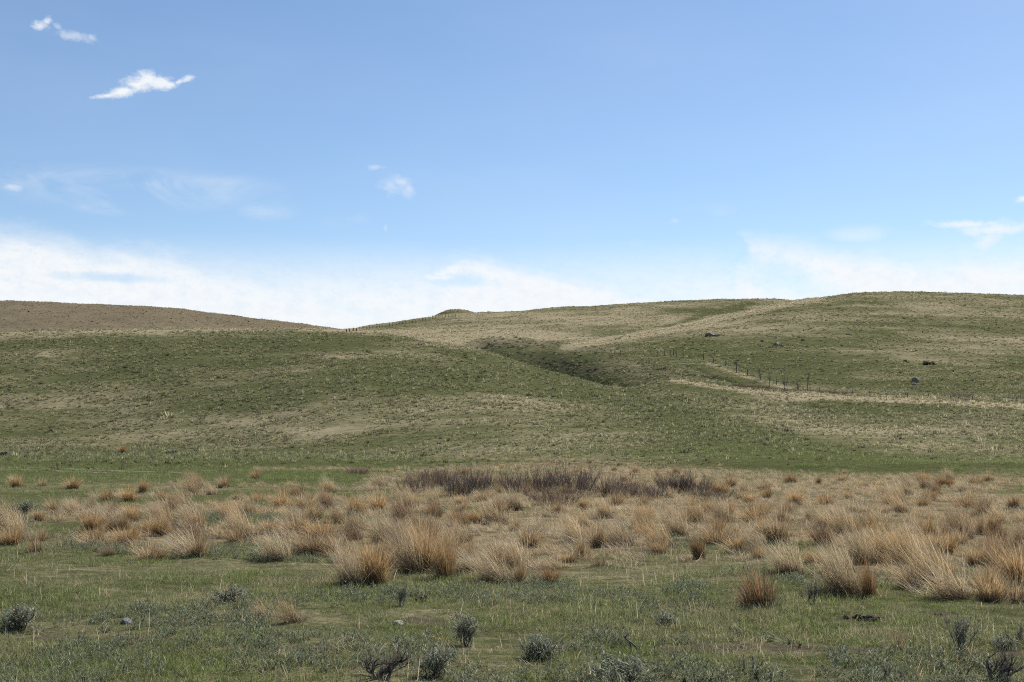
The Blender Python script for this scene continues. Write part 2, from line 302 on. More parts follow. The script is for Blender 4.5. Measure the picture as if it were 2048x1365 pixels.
def blade_mat(name, root, mid, tip, alt, trans=0.35, tint=None, dry=None, gloss=0.06):
    """leaf material: colour runs root-mid-tip along each blade, alt per blade; dry = (root, mid, tip) reached where the instancer's tint is 1"""
    m, n = new_mat(name)
    t = n.attr('along'); rd = n.attr('blade')
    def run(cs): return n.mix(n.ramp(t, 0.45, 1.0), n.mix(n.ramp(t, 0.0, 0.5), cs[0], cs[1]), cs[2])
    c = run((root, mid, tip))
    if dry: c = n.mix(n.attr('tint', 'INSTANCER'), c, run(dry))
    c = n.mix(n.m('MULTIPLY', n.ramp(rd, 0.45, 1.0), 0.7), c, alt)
    if tint == 'object':
        oi = n.node('ShaderNodeObjectInfo')
        mx = n.node('ShaderNodeMix', data_type='RGBA', blend_type='MULTIPLY'); mx.inputs[0].default_value = 1.0
        n.put(mx.inputs[6], c); n.put(mx.inputs[7], oi.outputs['Color']); c = mx.outputs[2]
    fr = n.m('FRACT', n.m('MULTIPLY', rd, 7.31))
    br = n.m('ADD', 0.55, n.m('MULTIPLY', n.m('MULTIPLY', fr, fr), 1.15))
    if dry: br = n.m('MULTIPLY', br, n.attr('val', 'INSTANCER'))
    hsv = n.node('ShaderNodeHueSaturation'); n.put(hsv.inputs['Color'], c); n.put(hsv.inputs['Value'], br); c = hsv.outputs[0]
    d = n.node('ShaderNodeBsdfDiffuse'); n.put(d.inputs[0], c)
    tr = n.node('ShaderNodeBsdfTranslucent'); n.put(tr.inputs[0], c)
    ms = n.node('ShaderNodeMixShader'); ms.inputs[0].default_value = trans
    n.nt.links.new(d.outputs[0], ms.inputs[1]); n.nt.links.new(tr.outputs[0], ms.inputs[2]); out = ms.outputs[0]
    if gloss:
        g = n.node('ShaderNodeBsdfGlossy'); g.inputs['Roughness'].default_value = 0.45; g.inputs[0].default_value = (1, 1, 1, 1)
        m2 = n.node('ShaderNodeMixShader'); m2.inputs[0].default_value = gloss
        n.nt.links.new(out, m2.inputs[1]); n.nt.links.new(g.outputs[0], m2.inputs[2]); out = m2.outputs[0]
    finish(n, out); return m

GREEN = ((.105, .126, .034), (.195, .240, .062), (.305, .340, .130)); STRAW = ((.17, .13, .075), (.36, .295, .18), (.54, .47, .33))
M = {}
m, n = new_mat('terrain'); M['terrain'] = m
pos = n.node('ShaderNodeNewGeometry').outputs['Position']
dry = n.attr('dry'); soil = n.attr('soil'); brown = n.attr('brown'); bel = n.attr('belt'); scr = n.attr('scrub')
spos = n.v('MULTIPLY', pos, (0.45, 1.0, 1.0)); fine = n.noise(spos, 3.0, 8, 0.72); mid = n.noise(spos, 0.5, 6, 0.65); grain = n.noise(pos, 22, 5, 0.7)
f = n.m('ADD', dry, n.m('ADD', n.m('MULTIPLY', n.m('SUBTRACT', fine, 0.5), 1.5), n.m('MULTIPLY', n.m('SUBTRACT', mid, 0.5), 0.7)), clamp=True)
green = n.mix(n.ramp(grain, 0.3, 0.7), (.060, .064, .026), (.108, .116, .052))
strw = n.mix(n.ramp(grain, 0.3, 0.7), (.18, .150, .092), (.40, .34, .22))
c = n.mix(n.ramp(f, 0.2, 0.95), green, strw)
c = n.mix(n.m('MULTIPLY', bel, 0.75), c, n.mix(n.ramp(fine, 0.35, 0.65), (.14, .10, .055), (.32, .25, .15)))
c = n.mix(n.m('MULTIPLY', brown, 0.85), c, n.mix(n.ramp(fine, 0.3, 0.7), (.115, .092, .060), (.205, .166, .112)))
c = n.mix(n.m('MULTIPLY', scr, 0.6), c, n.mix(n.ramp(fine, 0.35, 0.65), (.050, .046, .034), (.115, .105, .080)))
c = n.mix(n.ramp(n.m('ADD', soil, n.m('MULTIPLY', n.m('SUBTRACT', grain, 0.5), 0.5)), 0.3, 0.6), c, n.mix(grain, (.060, .048, .034), (.15, .122, .085)))
b = n.node('ShaderNodeBsdfDiffuse'); n.put(b.inputs[0], c)
bp = n.node('ShaderNodeBump'); bp.inputs['Strength'].default_value = 0.9; bp.inputs['Distance'].default_value = 0.16
n.put(bp.inputs['Height'], n.m('ADD', n.m('MULTIPLY', fine, 0.8), n.m('MULTIPLY', grain, 0.12))); n.nt.links.new(bp.outputs[0], b.inputs['Normal'])
finish(n, b.outputs[0])

M['grass'] = blade_mat('green_blades', GREEN[0], GREEN[1], GREEN[2], (.26, .26, .15), 0.5, dry=STRAW, gloss=0.015)
M['hill_grass'] = blade_mat('hill_blades', (.095, .104, .038), (.200, .208, .090), (.315, .315, .165), (.39, .36, .24), 0.45, dry=((.18, .145, .085), (.48, .405, .26), (.70, .62, .45)), gloss=0.0)
M['straw'] = blade_mat('straw_blades', (.13, .09, .048), (.49, .34, .165), (.67, .51, .295), (.60, .50, .34), 0.42, dry=((.17, .13, .075), (.50, .40, .25), (.70, .60, .44)), gloss=0.015)
M['silver'] = blade_mat('silver_leaves', (.15, .165, .10), (.29, .315, .205), (.43, .455, .32), (.15, .175, .085), 0.42, dry=((.14, .145, .09), (.30, .305, .20), (.43, .43, .31)), gloss=0.0)
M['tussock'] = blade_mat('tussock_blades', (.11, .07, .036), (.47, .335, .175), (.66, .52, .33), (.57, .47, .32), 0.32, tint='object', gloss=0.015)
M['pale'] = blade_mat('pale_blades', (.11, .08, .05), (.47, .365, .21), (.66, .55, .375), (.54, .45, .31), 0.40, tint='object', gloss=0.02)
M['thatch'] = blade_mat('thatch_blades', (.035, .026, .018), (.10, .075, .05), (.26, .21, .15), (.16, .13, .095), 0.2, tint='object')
M['shoots'] = blade_mat('green_shoots', (.05, .065, .02), (.10, .14, .04), (.17, .20, .07), (.12, .13, .06), 0.4)
M['twig'] = blade_mat('shrub_twigs', (.080, .069, .060), (.165, .144, .126), (.28, .245, .21), (.27, .20, .15), 0.2, gloss=0.0, tint='object')
M['sage_leaf'] = blade_mat('sage_leaves', (.17, .18, .125), (.31, .325, .235), (.43, .44, .33), (.28, .29, .18), 0.35, gloss=0.0)
M['bark'] = plain('weathered_bark', (.085, .072, .062), (.23, .20, .17), 30, 0.95, 0.6, 90)
M['stone'] = plain('grey_stone', (.11, .11, .115), (.27, .26, .25), 6, 0.9, 0.7, 25)
M['pale_stone'] = plain('pale_stone', (.27, .24, .20), (.45, .41, .35), 8, 0.9, 0.5, 40)
M['dark_stone'] = plain('lichen_rock', (.095, .084, .068), (.29, .26, .215), 1.6, 0.9, 0.8, 8)
M['post'] = plain('weathered_wood', (.07, .058, .047), (.17, .145, .12), 12, 0.95, 0.5, 50)
M['wire'] = plain('dull_wire', (.10, .095, .09), (.17, .16, .15), 20, 0.6, 0.0)
M['soil'] = plain('dark_soil', (.035, .026, .020), (.10, .075, .055), 40, 1.0, 0.7, 120)
M['path'] = plain('trodden_earth', (.12, .10, .072), (.22, .185, .135), 3, 1.0, 0.5, 14)
M['petal'] = plain('yellow_petals', (.80, .42, .012), (.85, .52, .02), 200, 0.6, 0.1, 300)
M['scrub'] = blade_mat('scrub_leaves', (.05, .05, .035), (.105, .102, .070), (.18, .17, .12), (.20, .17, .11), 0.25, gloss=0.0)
M['bush'] = blade_mat('bush_leaves', (.03, .032, .018), (.060, .064, .036), (.10, .10, .06), (.085, .075, .05), 0.2, gloss=0.02)

# ------------------------------------------------------------------ mesh helpers
def make_mesh(name, verts, tris, mat, attrs=None, smooth=False):
    me = bpy.data.meshes.new(name); verts = np.asarray(verts, np.float32); tris = np.asarray(tris, np.int32)
    me.vertices.add(len(verts)); me.vertices.foreach_set('co', verts.ravel())
    k = tris.shape[1]
    me.loops.add(tris.size); me.loops.foreach_set('vertex_index', tris.ravel())
    me.polygons.add(len(tris)); me.polygons.foreach_set('loop_start', np.arange(0, tris.size, k, dtype=np.int32))
    if smooth: me.polygons.foreach_set('use_smooth', np.ones(len(tris), bool))
    for kx, v in (attrs or {}).items():
        a = me.attributes.new(kx, 'FLOAT', 'POINT'); a.data.foreach_set('value', np.asarray(v, np.float32))
    me.update(calc_edges=True); me.validate()
    if mat: me.materials.append(mat)
    return me
def obj(name, me, parent=None, loc=None):
    o = bpy.data.objects.new(name, me); COL.objects.link(o)
    if parent is not None: o.parent = parent
    if loc is not None: o.location = loc
    return o
def tag(o, label=None, cat=None, group=None, kind=None):
    for k, v in (('label', label), ('category', cat), ('group', group), ('kind', kind)):
        if v: o[k] = v
    return o
def blades(base, az, th0, th1, L, wd, segs=3, rnd=None, pw=1.0, r=None, twist=0.6):
    """leaf strips: each starts at base, leans th0 from the vertical towards az and bends on to th0+th1"""
    r = r or rng; N = len(L); s = np.linspace(0, 1, segs + 1)
    th = th0[:, None] + th1[:, None] * ((s[:-1] + s[1:]) / 2)[None, :] ** pw
    st = (L / segs)[:, None]
    hx = np.concatenate([np.zeros((N, 1)), np.cumsum(np.sin(th) * st, 1)], 1); hz = np.concatenate([np.zeros((N, 1)), np.cumsum(np.cos(th) * st, 1)], 1)
    ca, sa = np.cos(az), np.sin(az)
    c = np.stack([base[:, 0:1] + hx * ca[:, None], base[:, 1:2] + hx * sa[:, None], base[:, 2:3] + hz], 2)     # N, segs+1, 3
    tw = az + math.pi / 2 + r.uniform(-twist, twist, N) * 2
    side = np.stack([np.cos(tw), np.sin(tw), np.zeros(N)], 1)
    ww = wd[:, None] * 0.5 * np.array([0.8] + [1 - 0.75 * q for q in s[1:-1]])[None, :]
    l = c[:, :-1] - side[:, None, :] * ww[:, :, None]; rr = c[:, :-1] + side[:, None, :] * ww[:, :, None]
    nv = 2 * segs + 1
    v = np.empty((N, nv, 3)); v[:, 0:2 * segs:2] = l; v[:, 1:2 * segs:2] = rr; v[:, -1] = c[:, -1]
    t1 = []
    for k in range(segs - 1): t1 += [(2*k, 2*k+1, 2*k+3), (2*k, 2*k+3, 2*k+2)]
    t1.append((2*segs-2, 2*segs-1, 2*segs))
    T = (np.array(t1)[None] + (np.arange(N) * nv)[:, None, None]).reshape(-1, 3)
    al = np.repeat(s[:-1], 2).tolist() + [1.0]
    rnd = r.random(N) if rnd is None else rnd
    return v.reshape(-1, 3), T, np.tile(al, N), np.repeat(rnd, nv)
def join(parts):
    V, T, A, B = [], [], [], []; o = 0
    for v, t, a, b in parts: V.append(v); T.append(t + o); A.append(a); B.append(b); o += len(v)
    return np.concatenate(V), np.concatenate(T), np.concatenate(A), np.concatenate(B)
def blade_mesh(name, parts, mat):
    v, t, a, b = join(parts); return make_mesh(name, v, t, mat, {'along': a, 'blade': b})
def disc(n, R, r=None, pw=0.5):
    r = r or rng; q = R * r.random(n) ** pw; a = r.random(n) * 2 * math.pi
    return np.stack([q * np.cos(a), q * np.sin(a), np.zeros(n)], 1)
def tube(pts, rads, sides=5):
    """tube along a polyline with a radius per point"""
    pts = np.asarray(pts, float); n = len(pts); d = np.gradient(pts, axis=0); d /= np.linalg.norm(d, axis=1)[:, None] + 1e-9
    ref = np.array([0.31, 0.17, 0.9]); a = np.cross(d, ref); bad = np.linalg.norm(a, axis=1) < 0.05
    a[bad] = np.cross(d[bad], [1, 0, 0]); a /= np.linalg.norm(a, axis=1)[:, None]; b = np.cross(d, a)
    an = np.linspace(0, 2 * math.pi, sides, endpoint=False)
    v = pts[:, None] + (a[:, None] * np.cos(an)[None, :, None] + b[:, None] * np.sin(an)[None, :, None]) * np.asarray(rads)[:, None, None]
    v = v.reshape(-1, 3); T = []
    for i in range(n - 1):
        for k in range(sides):
            p, q = i * sides + k, i * sides + (k + 1) % sides; T += [(p, q, q + sides), (p, q + sides, p + sides)]
    for k in range(1, sides - 1): T += [(0, k + 1, k), ((n-1)*sides, (n-1)*sides + k, (n-1)*sides + k + 1)]
    al = np.repeat(np.linspace(0, 1, n), sides)
    return v, np.array(T), al, np.full(len(v), 0.3)
def wander(p0, d0, L, n, gn, up=0.0):
    """a crooked branch line"""
    p = [np.array(p0, float)]; d = np.array(d0, float); d /= np.linalg.norm(d)
    for _ in range(n):
        d = d + np.array([random.gauss(0, gn), random.gauss(0, gn), random.gauss(0, gn) + up]); d /= np.linalg.norm(d); p.append(p[-1] + d * L / n)
    return np.array(p), d
def ico(sub=3):
    t = (1 + 5 ** .5) / 2
    v = [np.array(p, float) for p in ((-1,t,0),(1,t,0),(-1,-t,0),(1,-t,0),(0,-1,t),(0,1,t),(0,-1,-t),(0,1,-t),(t,0,-1),(t,0,1),(-t,0,-1),(-t,0,1))]
    v = [p / np.linalg.norm(p) for p in v]
    f = [(0,11,5),(0,5,1),(0,1,7),(0,7,10),(0,10,11),(1,5,9),(5,11,4),(11,10,2),(10,7,6),(7,1,8),(3,9,4),(3,4,2),(3,2,6),(3,6,8),(3,8,9),(4,9,5),(2,4,11),(6,2,10),(8,6,7),(9,8,1)]
    for _ in range(sub):
        mem = {}; g = []
        def md(a, b):
            k = (min(a, b), max(a, b))
            if k not in mem: p = v[a] + v[b]; v.append(p / np.linalg.norm(p)); mem[k] = len(v) - 1
            return mem[k]
        for a, b, c in f: ab, bc, ca = md(a, b), md(b, c), md(c, a); g += [(a, ab, ca), (b, bc, ab), (c, ca, bc), (ab, bc, ca)]
        f = g
    return np.array(v), np.array(f)
ICO_V, ICO_F = ico(3)
def rock_mesh(name, sx, sy, sz, seed, mat, cuts=9, rough=0.12):
    r = np.random.default_rng(seed); v = ICO_V.copy()
    for _ in range(cuts):                    # broken flat faces
        d = r.normal(size=3); d /= np.linalg.norm(d); lim = r.uniform(0.55, 0.85); q = v @ d
        v = v - np.maximum(q - lim, 0)[:, None] * d[None]
    nz = fbm(v[:, 0] * 3 + seed, v[:, 1] * 3 + v[:, 2] * 2.3, 1.0, 4, seed); v = v * (1 + rough * nz)[:, None]
    v = v * np.array([sx, sy, sz]) + np.array([0, 0, sz * 0.45])
    return make_mesh(name, v, ICO_F, mat)

# ------------------------------------------------------------------ the ground and the hills, split where one hill stops
def dense(a, b, n): return np.linspace(a, b, n, endpoint=False)
AZ = np.radians(np.concatenate([dense(-180, -60, 40), dense(-60, -27, 50), dense(-27, 27, 640), dense(27, 60, 50), dense(60, 180, 40)]))
RR = np.concatenate([[0.6, 1.5, 3.0, 4.5], np.geomspace(5.5, 700, 560), [800, 1000, 1500, 2500]])
ga, gr = np.meshgrid(AZ, RR, indexing='ij'); GX, GY = gr * np.sin(ga), gr * np.cos(ga)
GZ = terrain(GX, GY)
na, nr = GX.shape
GP = np.stack([GX, GY, GZ], 2)
dA = np.roll(GP, -1, 0) - np.roll(GP, 1, 0); dR = np.gradient(GP, axis=1); GN_ = np.cross(dA, dR); GN_ /= np.linalg.norm(GN_, axis=2)[..., None] + 1e-12
GN_[GN_[..., 2] < 0] *= -1
zs = np.stack(layers(GX, GY)); which = np.argmax(zs, 0)
names = ['valley'] + [h['n'] for h in HILLS]
cls = np.array([{'valley': 0, 'terrace': 0, 'knoll': 2, 'back_hill': 2, 'far_hill': 1, 'right_hill': 3, 'mound': 4, 'hill': 5}[q] for q in names])[which]
cls[gr < 60] = 0
flat = GP.reshape(-1, 3)
DRY = dryness(flat[:, 0], flat[:, 1], flat[:, 2]); SOIL = soilness(flat[:, 0], flat[:, 1], flat[:, 2]); BELT = belt(flat[:, 0], flat[:, 1], flat[:, 2])
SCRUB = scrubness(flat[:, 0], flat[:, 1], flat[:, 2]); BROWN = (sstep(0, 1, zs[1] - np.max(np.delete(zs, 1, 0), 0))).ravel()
i0 = np.arange(na)[:, None] * nr + np.arange(nr - 1)[None, :]; i1 = ((np.arange(na) + 1) % na)[:, None] * nr + np.arange(nr - 1)[None, :]
quads = np.stack([i0, i0 + 1, i1 + 1, i1], 2).reshape(-1, 4); fcls = cls[:, :-1].ravel()
for k, (nm, lab) in enumerate([('ground', None), ('far_hill', None), ('back_hill', None), ('right_hill', None), ('mound', None), ('hill', None)]):
    q = quads[fcls == k]; used, inv = np.unique(q, return_inverse=True); q = inv.reshape(-1, 4)
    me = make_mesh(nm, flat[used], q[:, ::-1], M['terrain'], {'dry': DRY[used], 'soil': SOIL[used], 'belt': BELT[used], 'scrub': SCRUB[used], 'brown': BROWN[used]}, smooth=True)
    try: me.normals_split_custom_set_from_vertices(GN_.reshape(-1, 3)[used].tolist())
    except Exception as e: print('normals', e)
    tag(obj(nm, me), kind='structure')
# running horizon per direction, to leave out plants no one could see
EL = (GZ - HC) / gr; RUN = np.maximum.accumulate(EL, 1)
def visible(x, y, z, h, margin=0.0025):
    a = np.interp(np.arctan2(x, y), AZ, np.arange(na)); r = np.hypot(x, y); j = np.interp(r, RR, np.arange(nr))
    hid = RUN[np.clip(a.astype(int), 0, na - 1), np.clip(j.astype(int) - 1, 0, nr - 1)]
    return (z + h - HC) / r > hid - margin

# ------------------------------------------------------------------ scattered ground cover (stuff): points + instances
def variants(tagname, meshes):
    c = bpy.data.collections.new(tagname)
    for i, me in enumerate(meshes): c.objects.link(bpy.data.objects.new('%s_%02d' % (tagname, i), me))
    return c
def scatter(name, pts, rot, scale, idx, tint, coll, val=None):
    me = bpy.data.meshes.new(name); me.vertices.add(len(pts)); me.vertices.foreach_set('co', np.asarray(pts, np.float32).ravel())
    a = me.attributes.new('rot', 'FLOAT_VECTOR', 'POINT'); a.data.foreach_set('vector', np.asarray(rot, np.float32).ravel())
    a = me.attributes.new('scl', 'FLOAT_VECTOR', 'POINT'); a.data.foreach_set('vector', np.asarray(scale, np.float32).ravel())
    a = me.attributes.new('idx', 'INT', 'POINT'); a.data.foreach_set('value', np.asarray(idx, np.int32))
    a = me.attributes.new('tint', 'FLOAT', 'POINT'); a.data.foreach_set('value', np.asarray(tint, np.float32))
    a = me.attributes.new('val', 'FLOAT', 'POINT'); a.data.foreach_set('value', np.asarray(np.ones(len(pts)) if val is None else val, np.float32))
    o = obj(name, me); tag(o, kind='stuff')
    g = bpy.data.node_groups.new(name, 'GeometryNodeTree')
    g.interface.new_socket('Geometry', in_out='INPUT', socket_type='NodeSocketGeometry'); g.interface.new_socket('Geometry', in_out='OUTPUT', socket_type='NodeSocketGeometry')
    gi, go = g.nodes.new('NodeGroupInput'), g.nodes.new('NodeGroupOutput'); ip = g.nodes.new('GeometryNodeInstanceOnPoints')
    ci = g.nodes.new('GeometryNodeCollectionInfo'); ci.inputs['Collection'].default_value = coll; ci.inputs['Separate Children'].default_value = True; ci.inputs['Reset Children'].default_value = True
    def na_(nm, dt):
        q = g.nodes.new('GeometryNodeInputNamedAttribute'); q.data_type = dt; q.inputs['Name'].default_value = nm
        return [s for s in q.outputs if s.enabled and s.name == 'Attribute'][0]
    er = g.nodes.new('FunctionNodeEulerToRotation'); g.links.new(na_('rot', 'FLOAT_VECTOR'), er.inputs[0])
    g.links.new(gi.outputs[0], ip.inputs['Points']); g.links.new(ci.outputs[0], ip.inputs['Instance']); ip.inputs['Pick Instance'].default_value = True
    g.links.new(na_('idx', 'INT'), ip.inputs['Instance Index']); g.links.new(er.outputs[0], ip.inputs['Rotation']); g.links.new(na_('scl', 'FLOAT_VECTOR'), ip.inputs['Scale'])
    g.links.new(ip.outputs[0], go.inputs[0])
    md = o.modifiers.new('scatter', 'NODES'); md.node_group = g
    print(name, len(pts)); return o
def sample(n, y0, y1, uw=0.47, dens_pow=2.0):
    """points over the viewed wedge, spread evenly on the ground (dens_pow 2) or towards the camera (smaller)"""
    a = rng.random(n); y = (y0 ** dens_pow + a * (y1 ** dens_pow - y0 ** dens_pow)) ** (1 / dens_pow)
    return rng.uniform(-1, 1, n) * (uw * y + 2.6), y
def clump(nb, R, hmin, hmax, wd, lean=0.35, bend=0.8, segs=3, flop=0.0, r=None):
    L = rng.uniform(hmin, hmax, nb); az_ = rng.uniform(0, 2 * math.pi, nb); b = disc(nb, R)
    th0 = np.abs(rng.normal(0, lean, nb)); th1 = np.abs(rng.normal(0, bend, nb))
    fl = rng.random(nb) < flop; th0 = np.where(fl, rng.uniform(0.9, 1.4, nb), th0); th1 = np.where(fl, rng.uniform(0, .4, nb), th1)
    return blades(b, az_, th0, th1, L, wd * rng.uniform(0.6, 1.3, nb), segs)
V_GRASS = variants('grass_clump', [blade_mesh('grass_clump', [clump(50, 0.11, 0.025, 0.09, 0.0045, 0.5, 0.9), clump(5, 0.08, 0.08, 0.17, 0.003, 0.35, 0.6)], M['grass']) for _ in range(8)])
V_LITTER = variants('straw_wisp', [blade_mesh('straw_wisp', [clump(13, 0.13, 0.05, 0.20, 0.0045, 0.6, 0.7, flop=0.5)], M['straw']) for _ in range(6)])
def leafy(nst, h):
    """low silvery herb: short stems set with small forked leaves"""
    parts = []
    for _ in range(nst):
        b = disc(1, 0.06)[0]; a = random.uniform(0, 6.28); ln = abs(random.gauss(0.35, 0.3)); k = 11; t = np.linspace(0.1, 1, k)
        hh = h * random.uniform(0.5, 1.1); base = np.stack([b[0] + np.sin(ln) * np.cos(a) * hh * t, b[1] + np.sin(ln) * np.sin(a) * hh * t, hh * np.cos(ln) * t], 1)
        parts.append(blades(base, rng.uniform(0, 6.28, k), rng.uniform(0.3, 1.2, k), rng.uniform(0, .5, k), rng.uniform(0.015, 0.035, k), np.full(k, 0.007), 2))
    return parts
V_SILVER = variants('silver_herb', [blade_mesh('silver_herb', leafy(9, 0.085), M['silver']) for _ in range(6)])
V_STRAW = variants('straw_tuft', [blade_mesh('straw_tuft', [clump(70, 0.16, 0.07, 0.26, 0.007, 0.55, 0.9, flop=0.35)], M['straw']) for _ in range(5)] +
                   [blade_mesh('lodged_tuft', [blades(disc(70, 0.15), rng.normal(math.pi, 0.7, 70), rng.uniform(0.6, 1.25, 70), rng.uniform(0.1, 0.6, 70), rng.uniform(0.15, 0.40, 70), np.full(70, 0.007), 3)], M['straw']) for _ in range(4)])
V_HILL = variants('hill_tuft', [blade_mesh('hill_tuft', [clump(34, 0.15, 0.10, 0.30, 0.030, 0.4, 0.8, segs=2, flop=0.1)], M['hill_grass']) for _ in range(8)])

def put(name, coll, x, y, hgt, smin, smax_, nvar, tintf, keep=None, tilt=0.12, flatz=1.0, rotz=None, sink=0.01, scale=None, valf=None):
    z = terrain(x, y); c, r = project(x, y, z)
    k = visible(x, y, z, hgt) & (np.abs(x) < 0.43 * y + 2.6)
    if keep is not None: k &= rng.random(len(x)) < keep(x, y, z)
    x, y, z = x[k], y[k], z[k]; n_ = len(x)
    rot = np.stack([rng.normal(0, tilt, n_), rng.normal(0, tilt, n_), rng.uniform(0, 6.28, n_) if rotz is None else rng.normal(0, rotz, n_)], 1)
    s = rng.uniform(smin, smax_, n_) * (scale(x, y, z) if scale else 1.0)
    return scatter(name, np.stack([x, y, z - sink * s], 1), rot, np.stack([s, s, s * flatz], 1), rng.integers(0, nvar, n_), np.clip(tintf(x, y, z), 0, 1), coll, None if valf is None else valf(x, y, z))
def near_tint(x, y, z): return np.clip((dryness(x, y, z) - 0.22) * 1.1 + 0.9 * fbm(x, y, 0.8, 2, 111) + 0.6 * belt(x, y, z) + rng.normal(0, .12, len(x)), 0, 1) * 0.85
def grass_keep(x, y, z): return np.clip(1 - 1.3 * soilness(x, y, z), 0, 1) * (1 - 0.45 * belt(x, y, z)) * sstep(105, 62, y + 12 * fbm(x, y, 9, 2, 123)) * np.clip(0.85 + 0.9 * fbm(x, y, 1.1, 3, 121), .15, 1)
xa, ya = sample(36000, 6.0, 20, 0.43, 1.6); xb, yb = sample(72000, 20, 105, 0.43, 1.5)
def near_val(x, y, z): return np.exp(rng.normal(0, .20, len(x)))
put('short_grass', V_GRASS, np.r_[xa, xb], np.r_[ya, yb], 0.15, 0.6, 1.15, 8, near_tint, grass_keep, scale=lambda x, y, z: (0.70 + 0.70 * sstep(12, 60, y)) * np.clip(1 + 1.5 * fbm(x, y, 1.3, 3, 131), .5, 1.45), valf=near_val)
xa, ya = sample(13500, 6, 34, 0.43, 1.5)
put('dry_straw', V_LITTER, xa, ya, 0.15, 0.6, 1.4, 6, lambda x, y, z: 0.5 + 0.5 * rng.random(len(x)), lambda x, y, z: np.clip(0.5 + 1.8 * fbm(x, y, 1.4, 3, 141), 0, 1), flatz=0.8)
xa, ya = sample(32000, 6, 30, 0.43, 1.5)
put('silver_herbs', V_SILVER, xa, ya, 0.12, 0.7, 1.5, 6, lambda x, y, z: rng.random(len(x)), lambda x, y, z: 0.75 * sstep(0.02, 0.34, fbm(x, y, 1.5, 3, 151) + 0.10 * sstep(14, 8, y)) * (1 - belt(x, y, z)) * (1 - soilness(x, y, z)))
xa, ya = sample(26000, 12, 90, 0.45, 1.7)
put('straw_mat', V_STRAW, xa, ya, 0.3, 0.45, 0.95, 9, lambda x, y, z: np.clip(0.45 + 1.2 * fbm(x, y, 2.0, 3, 161) + rng.normal(0, .2, len(x)), 0, 1), lambda x, y, z: np.clip(belt(x, y, z), 0, 1), rotz=0.8)
def brown_at(x, y): return BROWN[np.clip(np.interp(np.arctan2(x, y), AZ, np.arange(na)).astype(int), 0, na-1) * nr + np.clip(np.interp(np.hypot(x, y), RR, np.arange(nr)).astype(int), 0, nr-1)]
def hill_val(x, y, z):                       # plant-to-plant differences in paleness, some dark sage plants among the grass
    v = np.exp(rng.normal(0.02, .28, len(x))) * (1 + .35 * sstep(.75, .95, dryness(x, y, z))); return np.where(rng.random(len(x)) < .06, .35, np.clip(v, .3, 1.4)) * (1 - .42 * brown_at(x, y))
def near_val(x, y, z): return np.exp(rng.normal(0, .20, len(x)))
def hill_tint(x, y, z):
    t = np.clip((dryness(x, y, z) - 0.12) * 1.05, 0, 1); br = brown_at(x, y)
    return np.clip(np.where(rng.random(len(x)) < 0.2 + 0.75 * t, t + 0.15, t * 0.4) + rng.normal(0, .15, len(x)), 0, 0.95) * 0.9 * (1 - br) + br * .85
def hill_keep(x, y, z): return np.clip(0.70 + 1.3 * fbm(x, y, 2.6, 3, 171) + 0.8 * fbm(x, y, 12, 2, 172), 0.12, 1) * (1 - .45 * scrubness(x, y, z)) * sstep(52, 82, y + 12 * fbm(x, y, 9, 2, 123))
xa, ya = sample(125000, 55, 200, 0.44, 1.6)
put('hill_grass', V_HILL, xa, ya, 0.3, 0.45, 1.0, 8, hill_tint, hill_keep, scale=lambda x, y, z: (0.7 + 0.3 * sstep(60, 150, y)) * np.exp(rng.normal(0, .32, len(x))), valf=hill_val)
xa, ya = sample(200000, 200, 600, 0.43, 1.5)
put('far_grass', V_HILL, xa, ya, 0.5, 0.7, 1.5, 8, hill_tint, lambda x, y, z: hill_keep(x, y, z) * (1 - .5 * brown_at(x, y)), flatz=0.8, scale=lambda x, y, z: np.exp(rng.normal(0, .3, len(x))), valf=hill_val)

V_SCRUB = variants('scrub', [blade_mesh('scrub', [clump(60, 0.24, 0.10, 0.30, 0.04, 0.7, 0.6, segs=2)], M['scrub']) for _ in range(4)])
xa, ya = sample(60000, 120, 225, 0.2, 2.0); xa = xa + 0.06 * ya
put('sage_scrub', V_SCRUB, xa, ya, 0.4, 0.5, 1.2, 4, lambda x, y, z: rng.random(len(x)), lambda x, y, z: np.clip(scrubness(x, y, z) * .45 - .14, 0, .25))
# ------------------------------------------------------------------ track on the left
def strip(name, pts, width, mat, lift=0.012):
    g = np.array([ground_at(*p) for p in pts]); t = np.linspace(0, 1, 60); k = np.linspace(0, 1, len(g))
    c = np.stack([np.interp(t, k, g[:, 0]), np.interp(t, k, g[:, 1])], 1); d = np.gradient(c, axis=0); d /= np.linalg.norm(d, axis=1)[:, None]; nrm = np.stack([-d[:, 1], d[:, 0]], 1)
    wv = width * (1 + 0.9 * fbm(c[:, 0], c[:, 1], 1.6, 3, 201)) * np.sin(np.pi * np.clip(t * 1.02, 0.02, 1)) ** 0.3
    V = []
    for sgn in (-1, -.4, .4, 1):
        q = c + nrm * (wv * sgn * 0.5)[:, None]; V.append(np.stack([q[:, 0], q[:, 1], terrain(q[:, 0], q[:, 1]) + (lift if abs(sgn) < 1 else -0.02) + 0.015], 1))
    V = np.stack(V, 1).reshape(-1, 3); T = [(i * 4 + j, i * 4 + j + 1, i * 4 + j + 5, i * 4 + j + 4) for i in range(59) for j in range(3)]
    me = make_mesh(name, V, np.array(T)[:, ::-1], mat, smooth=True); tag(obj(name, me), kind='structure')
strip('path', [(-260, 929), (0, 935), (90, 938), (200, 942), (330, 945), (420, 948)], 0.55, M['path'])
strip('path', [(-260, 935), (-60, 938), (60, 941), (180, 945), (270, 949)], 0.35, M['path'])

